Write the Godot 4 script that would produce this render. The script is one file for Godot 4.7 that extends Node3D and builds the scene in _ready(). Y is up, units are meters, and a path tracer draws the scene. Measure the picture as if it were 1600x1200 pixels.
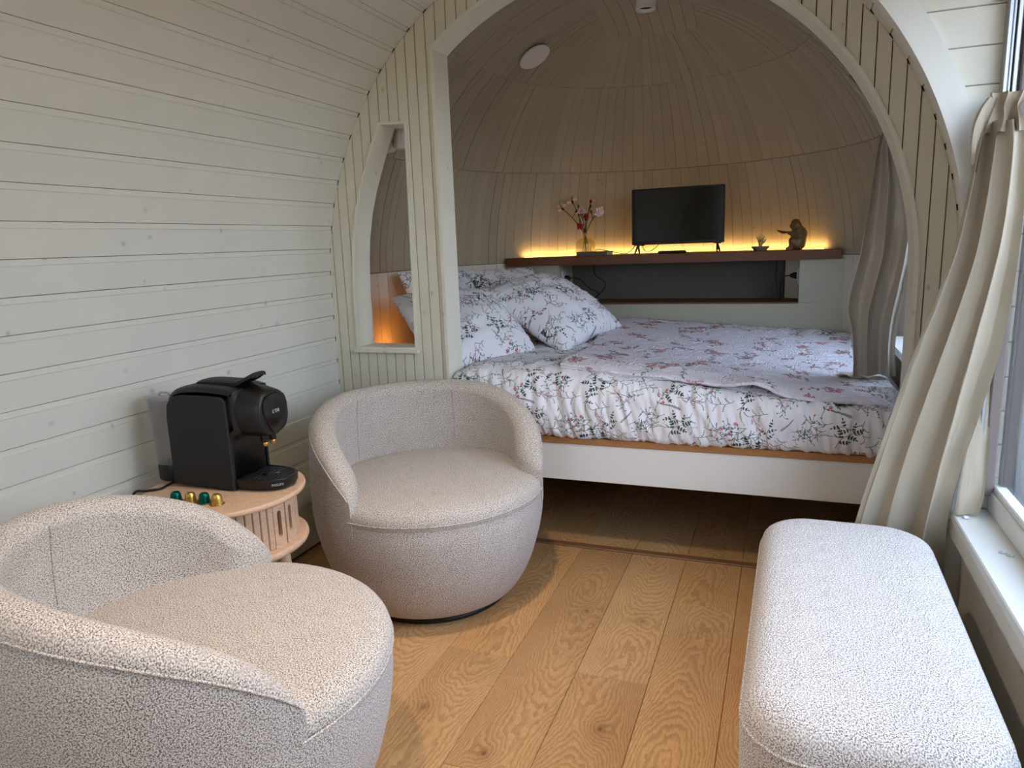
extends Node3D
# A small egg-shaped wooden cabin: sitting area in front, bed alcove with a domed end behind a boarded partition.
# x to the right, y up, -z towards the bed. Metres. The camera stands at x = 0, z = 0.

const XC := -0.63      # middle of the egg in x
const YC := 1.023      # height where the egg is widest
const RA := 1.117      # half width of the egg
const RB := 1.195      # its rise above YC
const ZP := -2.52      # front face of the partition
const ZD := -3.30      # where the dome begins
const RC := 1.10       # depth of the dome
const ZE := -2.15      # end wall of the window bay
const ZN := 1.10       # wall behind the camera
const XW := 0.552      # plane of the big window
const BAYTOP := 1.88
const DX0 := -1.27
const DX1 := -0.40
const ZB := -0.60      # near end of the window bay
const ZA0 := -2.80     # alcove window opening
const ZA1 := -3.42
const YA0 := 0.73
const YA1 := 1.80

var mat := {}
var used := {}
var rng := RandomNumberGenerator.new()

# ------------------------------------------------------------------ scene
func _ready() -> void:
	rng.seed = 4
	var cam := Camera3D.new()
	cam.name = "camera"
	cam.transform = Transform3D(Basis(Vector3(0.935417, -0.035741, -0.351736), Vector3(-0.034809, 0.980733, -0.192228), Vector3(0.351829, 0.192057, 0.91615)).orthonormalized(), Vector3(0, 1.18, 0))
	cam.fov = rad_to_deg(2.0 * atan(600.0 / 1120.0))
	cam.near = 0.02
	add_child(cam)
	cam.current = true
	var we := WorldEnvironment.new()
	we.name = "environment"
	var env := Environment.new()
	env.background_mode = Environment.BG_SKY
	var sm := ProceduralSkyMaterial.new()
	sm.sky_top_color = Color(0.70, 0.79, 0.92)
	sm.sky_horizon_color = Color(0.90, 0.93, 0.97)
	sm.sky_curve = 0.2
	sm.ground_horizon_color = Color(0.80, 0.81, 0.82)
	sm.ground_bottom_color = Color(0.55, 0.53, 0.50)
	sm.energy_multiplier = 9.4
	var sky := Sky.new()
	sky.sky_material = sm
	env.sky = sky
	env.tonemap_mode = Environment.TONE_MAPPER_LINEAR
	env.tonemap_exposure = 1.03
	env.sdfgi_enabled = true
	env.ssao_enabled = true
	env.ssil_enabled = true
	we.environment = env
	add_child(we)

	make_materials()
	build_shell()
	build_partition()
	build_bay()
	build_alcove()
	build_floor()
	build_outside()
	build_room_lamps()
	build_bed()
	build_shelf()
	build_shelf_things()
	build_chairs()
	build_bench()
	build_table()
	build_machine()
	build_capsules()
	build_curtains()
	build_small()

# ------------------------------------------------------------------ mesh helper
class MB:
	var V := PackedVector3Array()
	var N := PackedVector3Array()
	var T := PackedVector2Array()
	var I := PackedInt32Array()
	# triangles are given counter-clockwise seen from outside and stored clockwise
	func tri(a: Vector3, b: Vector3, c: Vector3, ta := Vector2.ZERO, tb := Vector2.ZERO, tc := Vector2.ZERO) -> void:
		var n := (b - a).cross(c - a)
		if n.length_squared() < 1e-16:
			return
		n = n.normalized()
		var k := V.size()
		V.append_array([a, b, c]); N.append_array([n, n, n]); T.append_array([ta, tb, tc])
		I.append_array([k, k + 2, k + 1])
	func quad(a: Vector3, b: Vector3, c: Vector3, d: Vector3) -> void:
		var w := (b - a).length()
		var h := (d - a).length()
		tri(a, b, c, Vector2(0, 0), Vector2(w, 0), Vector2(w, h))
		tri(a, c, d, Vector2(0, 0), Vector2(w, h), Vector2(0, h))
	func quad_uv(a: Vector3, b: Vector3, c: Vector3, d: Vector3, ta: Vector2, tb: Vector2, tc: Vector2, td: Vector2) -> void:
		tri(a, b, c, ta, tb, tc)
		tri(a, c, d, ta, tc, td)
	# convex polygon turned so that it faces away from mid
	func poly(p: Array, mid: Vector3) -> void:
		var n: Vector3 = (p[1] - p[0]).cross(p[2] - p[0])
		var q := p.duplicate()
		if n.dot(p[0] - mid) < 0.0:
			q.reverse()
		for i in range(1, q.size() - 1):
			tri(q[0], q[i], q[i + 1])
	func box(c: Vector3, s: Vector3, b := 0.0, basis := Basis()) -> void:
		var h := s * 0.5
		b = minf(b, minf(h.x, minf(h.y, h.z)) * 0.9)
		var g := func(sx: float, sy: float, sz: float, ax: int) -> Vector3:
			var p := Vector3(sx * (h.x - (0.0 if ax == 0 else b)), sy * (h.y - (0.0 if ax == 1 else b)), sz * (h.z - (0.0 if ax == 2 else b)))
			return c + basis * p
		for s1 in [-1.0, 1.0]:
			poly([g.call(s1, -1, -1, 0), g.call(s1, 1, -1, 0), g.call(s1, 1, 1, 0), g.call(s1, -1, 1, 0)], c)
			poly([g.call(-1, s1, -1, 1), g.call(1, s1, -1, 1), g.call(1, s1, 1, 1), g.call(-1, s1, 1, 1)], c)
			poly([g.call(-1, -1, s1, 2), g.call(1, -1, s1, 2), g.call(1, 1, s1, 2), g.call(-1, 1, s1, 2)], c)
		if b > 0.0:
			for s1 in [-1.0, 1.0]:
				for s2 in [-1.0, 1.0]:
					poly([g.call(s1, s2, -1, 0), g.call(s1, s2, 1, 0), g.call(s1, s2, 1, 1), g.call(s1, s2, -1, 1)], c)
					poly([g.call(s1, -1, s2, 0), g.call(s1, 1, s2, 0), g.call(s1, 1, s2, 2), g.call(s1, -1, s2, 2)], c)
					poly([g.call(-1, s1, s2, 1), g.call(1, s1, s2, 1), g.call(1, s1, s2, 2), g.call(-1, s1, s2, 2)], c)
					for s3 in [-1.0, 1.0]:
						poly([g.call(s1, s2, s3, 0), g.call(s1, s2, s3, 1), g.call(s1, s2, s3, 2)], c)
	func bar(a: Vector3, b: Vector3, w: float, h: float, bev := 0.0) -> void:
		var z := (b - a).normalized()
		var up := Vector3.UP if absf(z.y) < 0.95 else Vector3.RIGHT
		var x := up.cross(z).normalized()
		box((a + b) * 0.5, Vector3(w, h, (b - a).length()), bev, Basis(x, z.cross(x), z))
	# grid of nu x nv points, P[i * nv + j]; outside is on the side of du x dv
	func grid(P: PackedVector3Array, nu: int, nv: int, uv := PackedVector2Array(), flip := false, weld_u := false, weld_v := false) -> void:
		var k := V.size()
		var n := PackedVector3Array()
		n.resize(nu * nv)
		for i in nu - 1:
			for j in nv - 1:
				var a := i * nv + j
				var b := a + nv
				var f := (P[b + 1] - P[a]).cross(P[a + 1] - P[b])
				if flip:
					f = -f
				n[a] += f; n[b] += f; n[a + 1] += f; n[b + 1] += f
				if flip:
					I.append_array([k + a, k + b + 1, k + a + 1, k + a, k + b, k + b + 1])
				else:
					I.append_array([k + a, k + a + 1, k + b + 1, k + a, k + b + 1, k + b])
		if weld_u:
			for j in nv:
				var s := n[j] + n[(nu - 1) * nv + j]
				n[j] = s; n[(nu - 1) * nv + j] = s
		if weld_v:
			for i in nu:
				var s := n[i * nv] + n[i * nv + nv - 1]
				n[i * nv] = s; n[i * nv + nv - 1] = s
		# poles: average rows or columns that collapse to one point
		for e in [0, nv - 1]:
			if P[e].distance_to(P[(nu / 2) * nv + e]) < 1e-6 and P[e].distance_to(P[(nu - 1) * nv + e]) < 1e-6:
				var s := Vector3.ZERO
				for i in nu:
					s += n[i * nv + e]
				for i in nu:
					n[i * nv + e] = s
		for i in n.size():
			n[i] = n[i].normalized() if n[i].length_squared() > 1e-20 else Vector3.UP
		V.append_array(P); N.append_array(n)
		if uv.size() == P.size():
			T.append_array(uv)
		else:
			for q in P:
				T.append(Vector2(q.x, q.z))
	# profile (radius, height) turned round y
	func lathe(pr: PackedVector2Array, n := 32, a0 := 0.0, a1 := TAU, at := Vector3.ZERO, basis := Basis()) -> void:
		var P := PackedVector3Array()
		var uv := PackedVector2Array()
		for i in n + 1:
			var a := lerpf(a0, a1, float(i) / n)
			var run := 0.0
			for j in pr.size():
				if j > 0:
					run += pr[j].distance_to(pr[j - 1])
				P.append(at + basis * Vector3(sin(a) * pr[j].x, pr[j].y, cos(a) * pr[j].x))
				uv.append(Vector2(a * 0.2, run))
		grid(P, n + 1, pr.size(), uv, false, absf(a1 - a0 - TAU) < 0.001)
	func tube(pts: PackedVector3Array, r: float, n := 8, r_end := -1.0, caps := true) -> void:
		var m := pts.size()
		var P := PackedVector3Array()
		var uv := PackedVector2Array()
		var x := Vector3.ZERO
		var rows := []
		for i in m:
			var t := (pts[mini(i + 1, m - 1)] - pts[maxi(i - 1, 0)]).normalized()
			if x == Vector3.ZERO:
				x = t.cross(Vector3.UP if absf(t.y) < 0.9 else Vector3.RIGHT).normalized()
			else:
				x = (x - t * x.dot(t)).normalized()
			var y := t.cross(x)
			var rr := r if r_end < 0.0 else lerpf(r, r_end, float(i) / (m - 1))
			for j in n + 1:
				var a := TAU * j / n
				P.append(pts[i] + (x * cos(a) + y * sin(a)) * rr)
				uv.append(Vector2(float(j) / n * 0.02, i * 0.01))
		grid(P, m, n + 1, uv, true, false, true)
		if caps:
			for e in [0, m - 1]:
				for j in range(1, n - 1):
					if e == 0:
						tri(P[0], P[j], P[j + 1])
					else:
						tri(P[e * (n + 1)], P[e * (n + 1) + j + 1], P[e * (n + 1) + j])
	# polygon in a plane (origin o, axes ax, ay), pushed out along ax x ay by depth, its front edge chamfered by b
	func prism(pl: PackedVector2Array, o: Vector3, ax: Vector3, ay: Vector3, depth: float, b := 0.0, back := false) -> void:
		if Geometry2D.is_polygon_clockwise(pl):
			pl = pl.duplicate()
			pl.reverse()
		var m := pl.size()
		var az := ax.cross(ay).normalized()
		var inn := PackedVector2Array()
		for i in m:
			var e0 := (pl[i] - pl[(i + m - 1) % m]).normalized()
			var e1 := (pl[(i + 1) % m] - pl[i]).normalized()
			var n0 := Vector2(-e0.y, e0.x)
			var n1 := Vector2(-e1.y, e1.x)
			var d := n0 + n1
			inn.append(pl[i] + d * (b / maxf(0.3, d.length_squared() * 0.5)))
		var w := func(p: Vector2, z: float) -> Vector3: return o + ax * p.x + ay * p.y + az * z
		var t := Geometry2D.triangulate_polygon(inn)
		if t.is_empty() and b > 0.0:
			b = 0.0
			inn = pl
			t = Geometry2D.triangulate_polygon(inn)
		for i in range(0, t.size(), 3):
			var a := inn[t[i]]
			var c := inn[t[i + 1]]
			var e := inn[t[i + 2]]
			if (c - a).cross(e - a) < 0.0:
				var q := c
				c = e
				e = q
			tri(w.call(a, depth), w.call(c, depth), w.call(e, depth), a, c, e)
			if back:
				tri(w.call(a, 0.0), w.call(e, 0.0), w.call(c, 0.0), a, e, c)
		for i in m:
			var i2 := (i + 1) % m
			var p0: Vector3 = w.call(pl[i], 0.0)
			var p1: Vector3 = w.call(pl[i2], 0.0)
			var q0: Vector3 = w.call(pl[i], depth - b)
			var q1: Vector3 = w.call(pl[i2], depth - b)
			quad(p0, p1, q1, q0)
			if b > 0.0:
				quad(q0, q1, w.call(inn[i2], depth), w.call(inn[i], depth))
	func mesh() -> ArrayMesh:
		var a := []
		a.resize(Mesh.ARRAY_MAX)
		a[Mesh.ARRAY_VERTEX] = V
		a[Mesh.ARRAY_NORMAL] = N
		a[Mesh.ARRAY_TEX_UV] = T
		a[Mesh.ARRAY_INDEX] = I
		var m := ArrayMesh.new()
		m.add_surface_from_arrays(Mesh.PRIMITIVE_TRIANGLES, a)
		return m

func numbered(called: String) -> String:
	var n: int = used.get(called, 0)
	used[called] = n + 1
	return called if n == 0 else "%s_%03d" % [called, n]

func put(mb: MB, called: String, m: Material, parent: Node = null) -> MeshInstance3D:
	var o := MeshInstance3D.new()
	o.name = called if parent else numbered(called)
	o.mesh = mb.mesh()
	o.material_override = m
	if parent:
		parent.add_child(o, true)
	else:
		add_child(o, true)
	return o

func tag(o: Node, label: String, category := "", group := "") -> Node:
	o.set_meta("label", label)
	if category: o.set_meta("category", category)
	if group: o.set_meta("group", group)
	return o

func thing(called: String, label: String, category: String, at := Vector3.ZERO, turn := 0.0, group := "") -> Node3D:
	var o := Node3D.new()
	o.name = numbered(called)
	add_child(o, true)
	o.position = at
	o.rotation.y = turn
	tag(o, label, category, group)
	return o

func structure(called: String, label: String) -> Node3D:
	var o := Node3D.new()
	o.name = called
	add_child(o, true)
	o.set_meta("kind", "structure")
	o.set_meta("label", label)
	return o

func arc_pts(pts: Array, n := 8) -> PackedVector3Array:   # smooth curve through points
	var c := Curve3D.new()
	for i in pts.size():
		var t: Vector3 = (pts[mini(i + 1, pts.size() - 1)] - pts[maxi(i - 1, 0)]) / 6.0
		c.add_point(pts[i], -t, t)
	var out := PackedVector3Array()
	var m := (pts.size() - 1) * n
	for i in m + 1:
		out.append(c.samplef(float(i) / n))
	return out

# ------------------------------------------------------------------ implicit figures: capsules joined smoothly, meshed as surface nets
func sdf_mesh(mb: MB, bones: Array, lo: Vector3, hi: Vector3, cell: float, k: float) -> void:
	var nx := int((hi.x - lo.x) / cell) + 1
	var ny := int((hi.y - lo.y) / cell) + 1
	var nz := int((hi.z - lo.z) / cell) + 1
	var F := PackedFloat32Array()
	F.resize(nx * ny * nz)
	for x in nx:
		for y in ny:
			for z in nz:
				var p := lo + Vector3(x, y, z) * cell
				var d := 1e3
				for b in bones:
					var a: Vector3 = b[0]
					var e: Vector3 = b[1] - a
					var t := clampf((p - a).dot(e) / maxf(e.length_squared(), 1e-9), 0.0, 1.0)
					var dd: float = p.distance_to(a + e * t) - lerpf(b[2], b[3], t)
					var h := maxf(k - absf(d - dd), 0.0) / k
					d = minf(d, dd) - h * h * k * 0.25
				F[(x * ny + y) * nz + z] = d
	var at := {}
	var P := PackedVector3Array()
	for x in nx - 1:
		for y in ny - 1:
			for z in nz - 1:
				var s := Vector3.ZERO
				var c := 0
				var f: Array[float] = []
				var neg := 0
				for q in 8:
					var v := F[((x + (q & 1)) * ny + y + ((q >> 1) & 1)) * nz + z + (q >> 2)]
					f.append(v)
					if v < 0.0: neg += 1
				if neg == 0 or neg == 8:
					continue
				for e in [[0, 1], [2, 3], [4, 5], [6, 7], [0, 2], [1, 3], [4, 6], [5, 7], [0, 4], [1, 5], [2, 6], [3, 7]]:
					var fa: float = f[e[0]]
					var fb: float = f[e[1]]
					if (fa < 0.0) != (fb < 0.0):
						var t := fa / (fa - fb)
						var pa := Vector3(e[0] & 1, (e[0] >> 1) & 1, e[0] >> 2)
						var pb := Vector3(e[1] & 1, (e[1] >> 1) & 1, e[1] >> 2)
						s += pa.lerp(pb, t)
						c += 1
				at[(x * ny + y) * nz + z] = P.size()
				P.append(lo + (Vector3(x, y, z) + s / c) * cell)
	var idx := PackedInt32Array()
	for x in range(1, nx - 1):
		for y in range(1, ny - 1):
			for z in range(1, nz - 1):
				var g := (x * ny + y) * nz + z
				var f0 := F[g]
				for ax in 3:
					var step: int = [ny * nz, nz, 1][ax]
					var f1 := F[g + step]
					if (f0 < 0.0) == (f1 < 0.0):
						continue
					var u: int = [nz, 1, ny * nz][ax]
					var w: int = [1, ny * nz, nz][ax]
					var q := [g, g - u, g - u - w, g - w]
					if not (at.has(q[0]) and at.has(q[1]) and at.has(q[2]) and at.has(q[3])):
						continue
					var v := [at[q[0]], at[q[1]], at[q[2]], at[q[3]]]
					if f0 >= 0.0:
						v.reverse()
					idx.append_array([v[0], v[1], v[2], v[0], v[2], v[3]])
	var n := PackedVector3Array()
	n.resize(P.size())
	for i in range(0, idx.size(), 3):
		var fn := (P[idx[i + 1]] - P[idx[i]]).cross(P[idx[i + 2]] - P[idx[i]])
		for q in 3:
			n[idx[i + q]] += fn
	var base := mb.V.size()
	for i in P.size():
		mb.V.append(P[i]); mb.N.append(n[i].normalized()); mb.T.append(Vector2(P[i].x, P[i].y))
	for i in range(0, idx.size(), 3):
		mb.I.append_array([base + idx[i], base + idx[i + 2], base + idx[i + 1]])

# ------------------------------------------------------------------ computed textures
func noise_bytes(w: int, h: int, freq: float, sd: int, kind := FastNoiseLite.TYPE_SIMPLEX_SMOOTH, oct := 1) -> PackedByteArray:
	var f := FastNoiseLite.new()
	f.noise_type = kind
	f.seed = sd
	f.frequency = freq
	f.fractal_type = FastNoiseLite.FRACTAL_FBM if oct > 1 else FastNoiseLite.FRACTAL_NONE
	f.fractal_octaves = oct
	f.cellular_return_type = FastNoiseLite.RETURN_DISTANCE
	var im := f.get_seamless_image(w, h, false, false, 0.15)
	im.convert(Image.FORMAT_L8)
	return im.get_data()

func tex(bytes: PackedByteArray, w: int, h: int, fmt := Image.FORMAT_RGB8) -> ImageTexture:
	return ImageTexture.create_from_image(Image.create_from_data(w, h, false, fmt, bytes))

func plain(color: Color, rough := 0.5, metal := 0.0) -> StandardMaterial3D:
	var m := StandardMaterial3D.new()
	m.albedo_color = color
	m.roughness = rough
	m.metallic = metal
	return m

func tri_tex(m: StandardMaterial3D, size: float) -> void:
	m.uv1_triplanar = true
	m.uv1_scale = Vector3.ONE / size
	m.uv1_triplanar_sharpness = 4.0

var boucle_color: ImageTexture
var boucle_height: ImageTexture
func make_boucle() -> void:
	var s := 512
	var a := noise_bytes(s, s, 0.15, 3, FastNoiseLite.TYPE_CELLULAR)
	var b := noise_bytes(s, s, 0.135, 5, FastNoiseLite.TYPE_SIMPLEX_SMOOTH, 2)
	var b2 := noise_bytes(s, s, 0.33, 6, FastNoiseLite.TYPE_SIMPLEX_SMOOTH, 2)
	var c := noise_bytes(s, s, 0.012, 9, FastNoiseLite.TYPE_SIMPLEX_SMOOTH, 2)
	var col := PackedByteArray()
	col.resize(s * s * 3)
	var hei := PackedByteArray()
	hei.resize(s * s)
	for i in s * s:
		var loop := 1.0 - clampf(a[i] / 255.0 * 1.5, 0.0, 1.0)
		var v := 0.58 * b[i] / 255.0 + 0.42 * b2[i] / 255.0
		var t := clampf(0.69 + (v - 0.5) * 3.9 + (loop - 0.35) * 0.75 + (c[i] / 255.0 - 0.5) * 0.12, 0.12, 1.0)
		col[i * 3] = int(lerpf(100, 255, t))
		col[i * 3 + 1] = int(lerpf(88, 251, t))
		col[i * 3 + 2] = int(lerpf(80, 246, t))
		hei[i] = int(clampf(loop * 0.55 + v * 0.55, 0.0, 1.0) * 255)
	boucle_color = tex(col, s, s)
	boucle_height = tex(hei, s, s, Image.FORMAT_L8)

func boucle(tint: Color) -> StandardMaterial3D:
	var m := plain(tint, 0.95)
	m.albedo_texture = boucle_color
	m.heightmap_enabled = true
	m.heightmap_texture = boucle_height
	m.heightmap_scale = 0.085
	m.metallic_specular = 0.2
	m.rim_enabled = true
	m.rim = 0.25
	tri_tex(m, 0.24)
	return m

# flat-sawn oak: the rings are level lines of a smooth hill; knots are bumps in it
func oak_tex(sd: int, knots: Array, w := 256, h := 1024) -> ImageTexture:
	var fi := FastNoiseLite.new()
	fi.seed = sd + 7
	fi.frequency = 1.0
	fi.noise_type = FastNoiseLite.TYPE_SIMPLEX_SMOOTH
	var r := RandomNumberGenerator.new()
	r.seed = sd
	var uc := r.randf_range(0.35, 0.65)
	var ph := r.randf() * TAU
	var out := PackedByteArray()
	out.resize(w * h * 3)
	for y in h:
		var v := float(y) / h
		var mid := uc + 0.10 * sin(TAU * v + ph) + 0.03 * sin(TAU * 3.0 * v + ph * 2.0)
		var cy := cos(TAU * v)
		var sy := sin(TAU * v)
		var rise := 5.0 * sin(TAU * v + ph * 2.0) + 1.2 * sin(TAU * 2.0 * v + ph)
		for x in w:
			var u := float(x) / w
			var d := (u - mid)
			var f := d * d * 30.0 + rise + 1.3 * fi.get_noise_3d(u * 3.2, cy * 1.1, sy * 1.1) + 0.35 * fi.get_noise_3d(u * 9.0, cy * 4.0, sy * 4.0)
			var dark := 0.0
			for k in knots:
				var dx: float = (u - k[0]) * 1.0
				var dy: float = v - k[1]
				dy = (dy - roundf(dy)) * 4.5
				var q: float = (dx * dx + dy * dy) / (k[2] * k[2])
				f += 4.5 * exp(-q * 0.3)
				dark += 0.30 * exp(-q * 14.0) + 0.12 * exp(-q * 0.8)
			var ring := f - floorf(f)
			var line := smoothstep(0.25, 0.93, ring) * (1.0 - smoothstep(0.93, 1.0, ring))
			var g := fi.get_noise_3d(u * 46.0, cy * 7.0, sy * 7.0 + 30.0)
			var g2 := fi.get_noise_3d(u * 120.0 + 300.0, cy * 16.0, sy * 16.0)
			var big := fi.get_noise_3d(u * 1.1 + 50.0, cy * 0.7, sy * 0.7)
			var t := clampf(0.74 - 0.20 * line + 0.12 * g + 0.13 * g2 + 0.10 * big - dark, 0.0, 1.0)
			var i := (y * w + x) * 3
			out[i] = int(lerpf(116, 240, t))
			out[i + 1] = int(lerpf(78, 196, t))
			out[i + 2] = int(lerpf(44, 140, t))
	return tex(out, w, h)

func straight_tex() -> ImageTexture:   # fine straight grain along v
	var w := 256
	var h := 512
	var fi := FastNoiseLite.new()
	fi.seed = 21
	fi.frequency = 1.0
	var lo := noise_bytes(w, h, 0.01, 22)
	var out := PackedByteArray()
	out.resize(w * h * 3)
	for y in h:
		for x in w:
			var wx := x + (lo[y * w + x] - 128) * 0.12
			var g := fi.get_noise_2d(wx * 0.16, y * 0.006)
			var g2 := fi.get_noise_2d(wx * 0.9 + 90.0, y * 0.03)
			var t := clampf(0.68 + 0.3 * g + 0.22 * g2, 0.0, 1.0)
			var i := (y * w + x) * 3
			out[i] = int(lerpf(164, 236, t))
			out[i + 1] = int(lerpf(132, 211, t))
			out[i + 2] = int(lerpf(104, 184, t))
	return tex(out, w, h)

func paint_tex() -> ImageTexture:      # painted spruce: faint grain and a few small knots
	var s := 1024
	var n := noise_bytes(s, s, 0.01, 31, FastNoiseLite.TYPE_SIMPLEX_SMOOTH, 3)
	var fi := FastNoiseLite.new()
	fi.seed = 33
	fi.frequency = 1.0
	var out := PackedByteArray()
	out.resize(s * s * 3)
	for y in s:
		for x in s:
			var v := 0.965 + (n[y * s + x] / 255.0 - 0.5) * 0.02 + 0.012 * fi.get_noise_2d(x * 0.02, y * 0.35)
			var i := (y * s + x) * 3
			out[i] = int(clampf(v, 0, 1) * 255)
			out[i + 1] = out[i]
			out[i + 2] = out[i]
	var r := RandomNumberGenerator.new()
	r.seed = 12
	for k in 60:
		var cx := r.randi_range(8, s - 9)
		var cy := r.randi_range(8, s - 9)
		var rx := r.randf_range(2.0, 5.5)
		var ry := r.randf_range(2.0, 4.5)
		var dk := r.randf_range(0.06, 0.2)
		for dy in range(-8, 9):
			for dx in range(-8, 9):
				var q := dx * dx / (rx * rx) + dy * dy / (ry * ry)
				var f := 1.0 - dk * exp(-q)
				var i := ((cy + dy) * s + cx + dx) * 3
				for c in 3:
					out[i + c] = int(out[i + c] * f)
	return tex(out, s, s)

# ---- prints on cloth
var pb := PackedByteArray()
var ps := 1024
func dot(cx: float, cy: float, rx: float, ry: float, ang: float, c: Color) -> void:
	var R := int(ceilf(maxf(rx, ry))) + 1
	var ca := cos(ang)
	var sa := sin(ang)
	var bx := int(cx)
	var by := int(cy)
	var r8 := int(c.r * 255)
	var g8 := int(c.g * 255)
	var b8 := int(c.b * 255)
	for y in range(by - R, by + R + 1):
		for x in range(bx - R, bx + R + 1):
			var dx := x - cx
			var dy := y - cy
			var u := (dx * ca + dy * sa) / rx
			var v := (-dx * sa + dy * ca) / ry
			if u * u + v * v <= 1.0:
				var i := (posmod(y, ps) * ps + posmod(x, ps)) * 3
				pb[i] = r8
				pb[i + 1] = g8
				pb[i + 2] = b8

func leaf(x: float, y: float, len: float, wid: float, ang: float, c: Color) -> void:   # pointed leaf from its foot
	var n := 5
	for i in n:
		var t := (i + 0.5) / n
		dot(x + cos(ang) * len * t, y + sin(ang) * len * t, len / n, maxf(0.8, wid * sin(PI * (t * 0.9 + 0.05))), ang, c)

# a curved stem; returns [point, direction] at each step
func stem(x: float, y: float, ang: float, len: float, bend: float, wid: float, c: Color) -> Array:
	var out := []
	var n := int(len / 2.0)
	for i in n:
		x += cos(ang) * 2.0
		y += sin(ang) * 2.0
		ang += bend / n
		dot(x, y, wid, wid, 0.0, c)
		out.append([x, y, ang])
	return out

func sprig(kind: int, x: float, y: float, ang: float, z: float, r: RandomNumberGenerator) -> void:
	var green := Color(0.17, 0.26, 0.24).lerp(Color(0.28, 0.37, 0.34), r.randf())
	var thin := Color(0.27, 0.36, 0.34)
	var pink := Color(0.72, 0.42, 0.46).lerp(Color(0.82, 0.58, 0.6), r.randf())
	var blue := Color(0.4, 0.48, 0.68)
	var ochre := Color(0.76, 0.66, 0.42)
	var s := stem(x, y, ang, 150 * z, r.randf_range(-1.3, 1.3), 1.5, thin)
	var m := s.size()
	match kind:
		0:   # compound leaves, dark ovals
			for b in 4:
				var q = s[int(m * (0.25 + 0.24 * b)) if b < 3 else m - 1]
				var sd := 1.0 if b % 2 == 0 else -1.0
				var br := stem(q[0], q[1], q[2] + sd * (0.8 if b < 3 else 0.0), 62 * z, sd * 0.3, 1.3, thin)
				for k in range(5, br.size(), 9):
					for e in [-1.0, 1.0]:
						leaf(br[k][0], br[k][1], 17 * z, 6.4 * z, br[k][2] + e * 0.95, green)
				var tip = br[br.size() - 1]
				leaf(tip[0], tip[1], 19 * z, 5.5 * z, tip[2], green)
		1:   # trailing stems with little leaf pairs
			for b in 5:
				var q = s[int((m - 1) * (0.2 + 0.2 * b))]
				var sd := 1.0 if b % 2 == 0 else -1.0
				var br := stem(q[0], q[1], q[2] + sd * 0.7, 58 * z, sd * 0.8, 1.1, thin)
				var c2 := pink if b == 3 else green
				for k in range(4, br.size(), 6):
					for e in [-1.0, 1.0]:
						leaf(br[k][0], br[k][1], 7.5 * z, 2.0 * z, br[k][2] + e * 0.8, c2)
		2:   # pink five-petalled flowers with pointed leaves
			for b in 3:
				var q = s[int((m - 1) * (0.4 + 0.3 * b))]
				var sd := 1.0 if b % 2 == 0 else -1.0
				var br := stem(q[0], q[1], q[2] + sd * (0.7 if b < 2 else 0.0), 44 * z, sd * 0.4, 1.2, thin)
				var e = br[br.size() - 1]
				for p in 5:
					var a: float = TAU * p / 5.0 + e[2]
					dot(e[0] + cos(a) * 8.5 * z, e[1] + sin(a) * 8.5 * z, 8.0 * z, 5.6 * z, a, pink)
				dot(e[0], e[1], 3.2 * z, 3.2 * z, 0, Color(0.55, 0.2, 0.25))
				leaf(br[6][0], br[6][1], 22 * z, 4.2 * z, br[6][2] + sd * 0.8, green)
				leaf(q[0], q[1], 24 * z, 4.4 * z, q[2] - sd * 0.8, green)
		3:   # bells on bowed stalks, narrow leaves
			for b in 4:
				var q = s[int((m - 1) * (0.3 + 0.22 * b))]
				var sd := 1.0 if b % 2 == 0 else -1.0
				var br := stem(q[0], q[1], q[2] + sd * 0.4, 52 * z, sd * 1.4, 1.1, thin)
				var e = br[br.size() - 1]
				dot(e[0], e[1], 7.0 * z, 4.6 * z, e[2], blue)
				dot(e[0] + cos(e[2]) * 6 * z, e[1] + sin(e[2]) * 6 * z, 2.5 * z, 6.0 * z, e[2], blue.lightened(0.25))
				leaf(q[0], q[1], 30 * z, 3.2 * z, q[2] - sd * 0.6, green)
		4:   # feathery twigs
			for b in 4:
				var q = s[int((m - 1) * (0.25 + 0.25 * b))]
				var sd := 1.0 if b % 2 == 0 else -1.0
				var br := stem(q[0], q[1], q[2] + sd * 0.75, 50 * z, -sd * 0.3, 1.2, pink)
				for k in range(3, br.size(), 3):
					for e in [-1.0, 1.0]:
						stem(br[k][0], br[k][1], br[k][2] + e * 0.9, 9 * z, 0.0, 1.1, pink)
		5:   # ochre spikes
			for b in 3:
				var q = s[int((m - 1) * (0.4 + 0.3 * b))]
				var br := stem(q[0], q[1], q[2] + r.randf_range(-0.6, 0.6), 64 * z, 0.3, 1.0, thin)
				for k in range(5, br.size(), 2):
					dot(br[k][0] + r.randf_range(-4, 4) * z, br[k][1] + r.randf_range(-4, 4) * z, 2.6 * z, 2.0 * z, br[k][2], ochre)
			leaf(s[8][0], s[8][1], 34 * z, 3.6 * z, s[8][2] + 0.6, green)
		6:   # fronds with many tiny leaflets
			for k in range(4, m, 5):
				var w := 22.0 * z * (1.0 - 0.7 * k / m)
				for e in [-1.0, 1.0]:
					leaf(s[k][0], s[k][1], w * 0.7, 2.6 * z, s[k][2] + e * 0.9, green)

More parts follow.
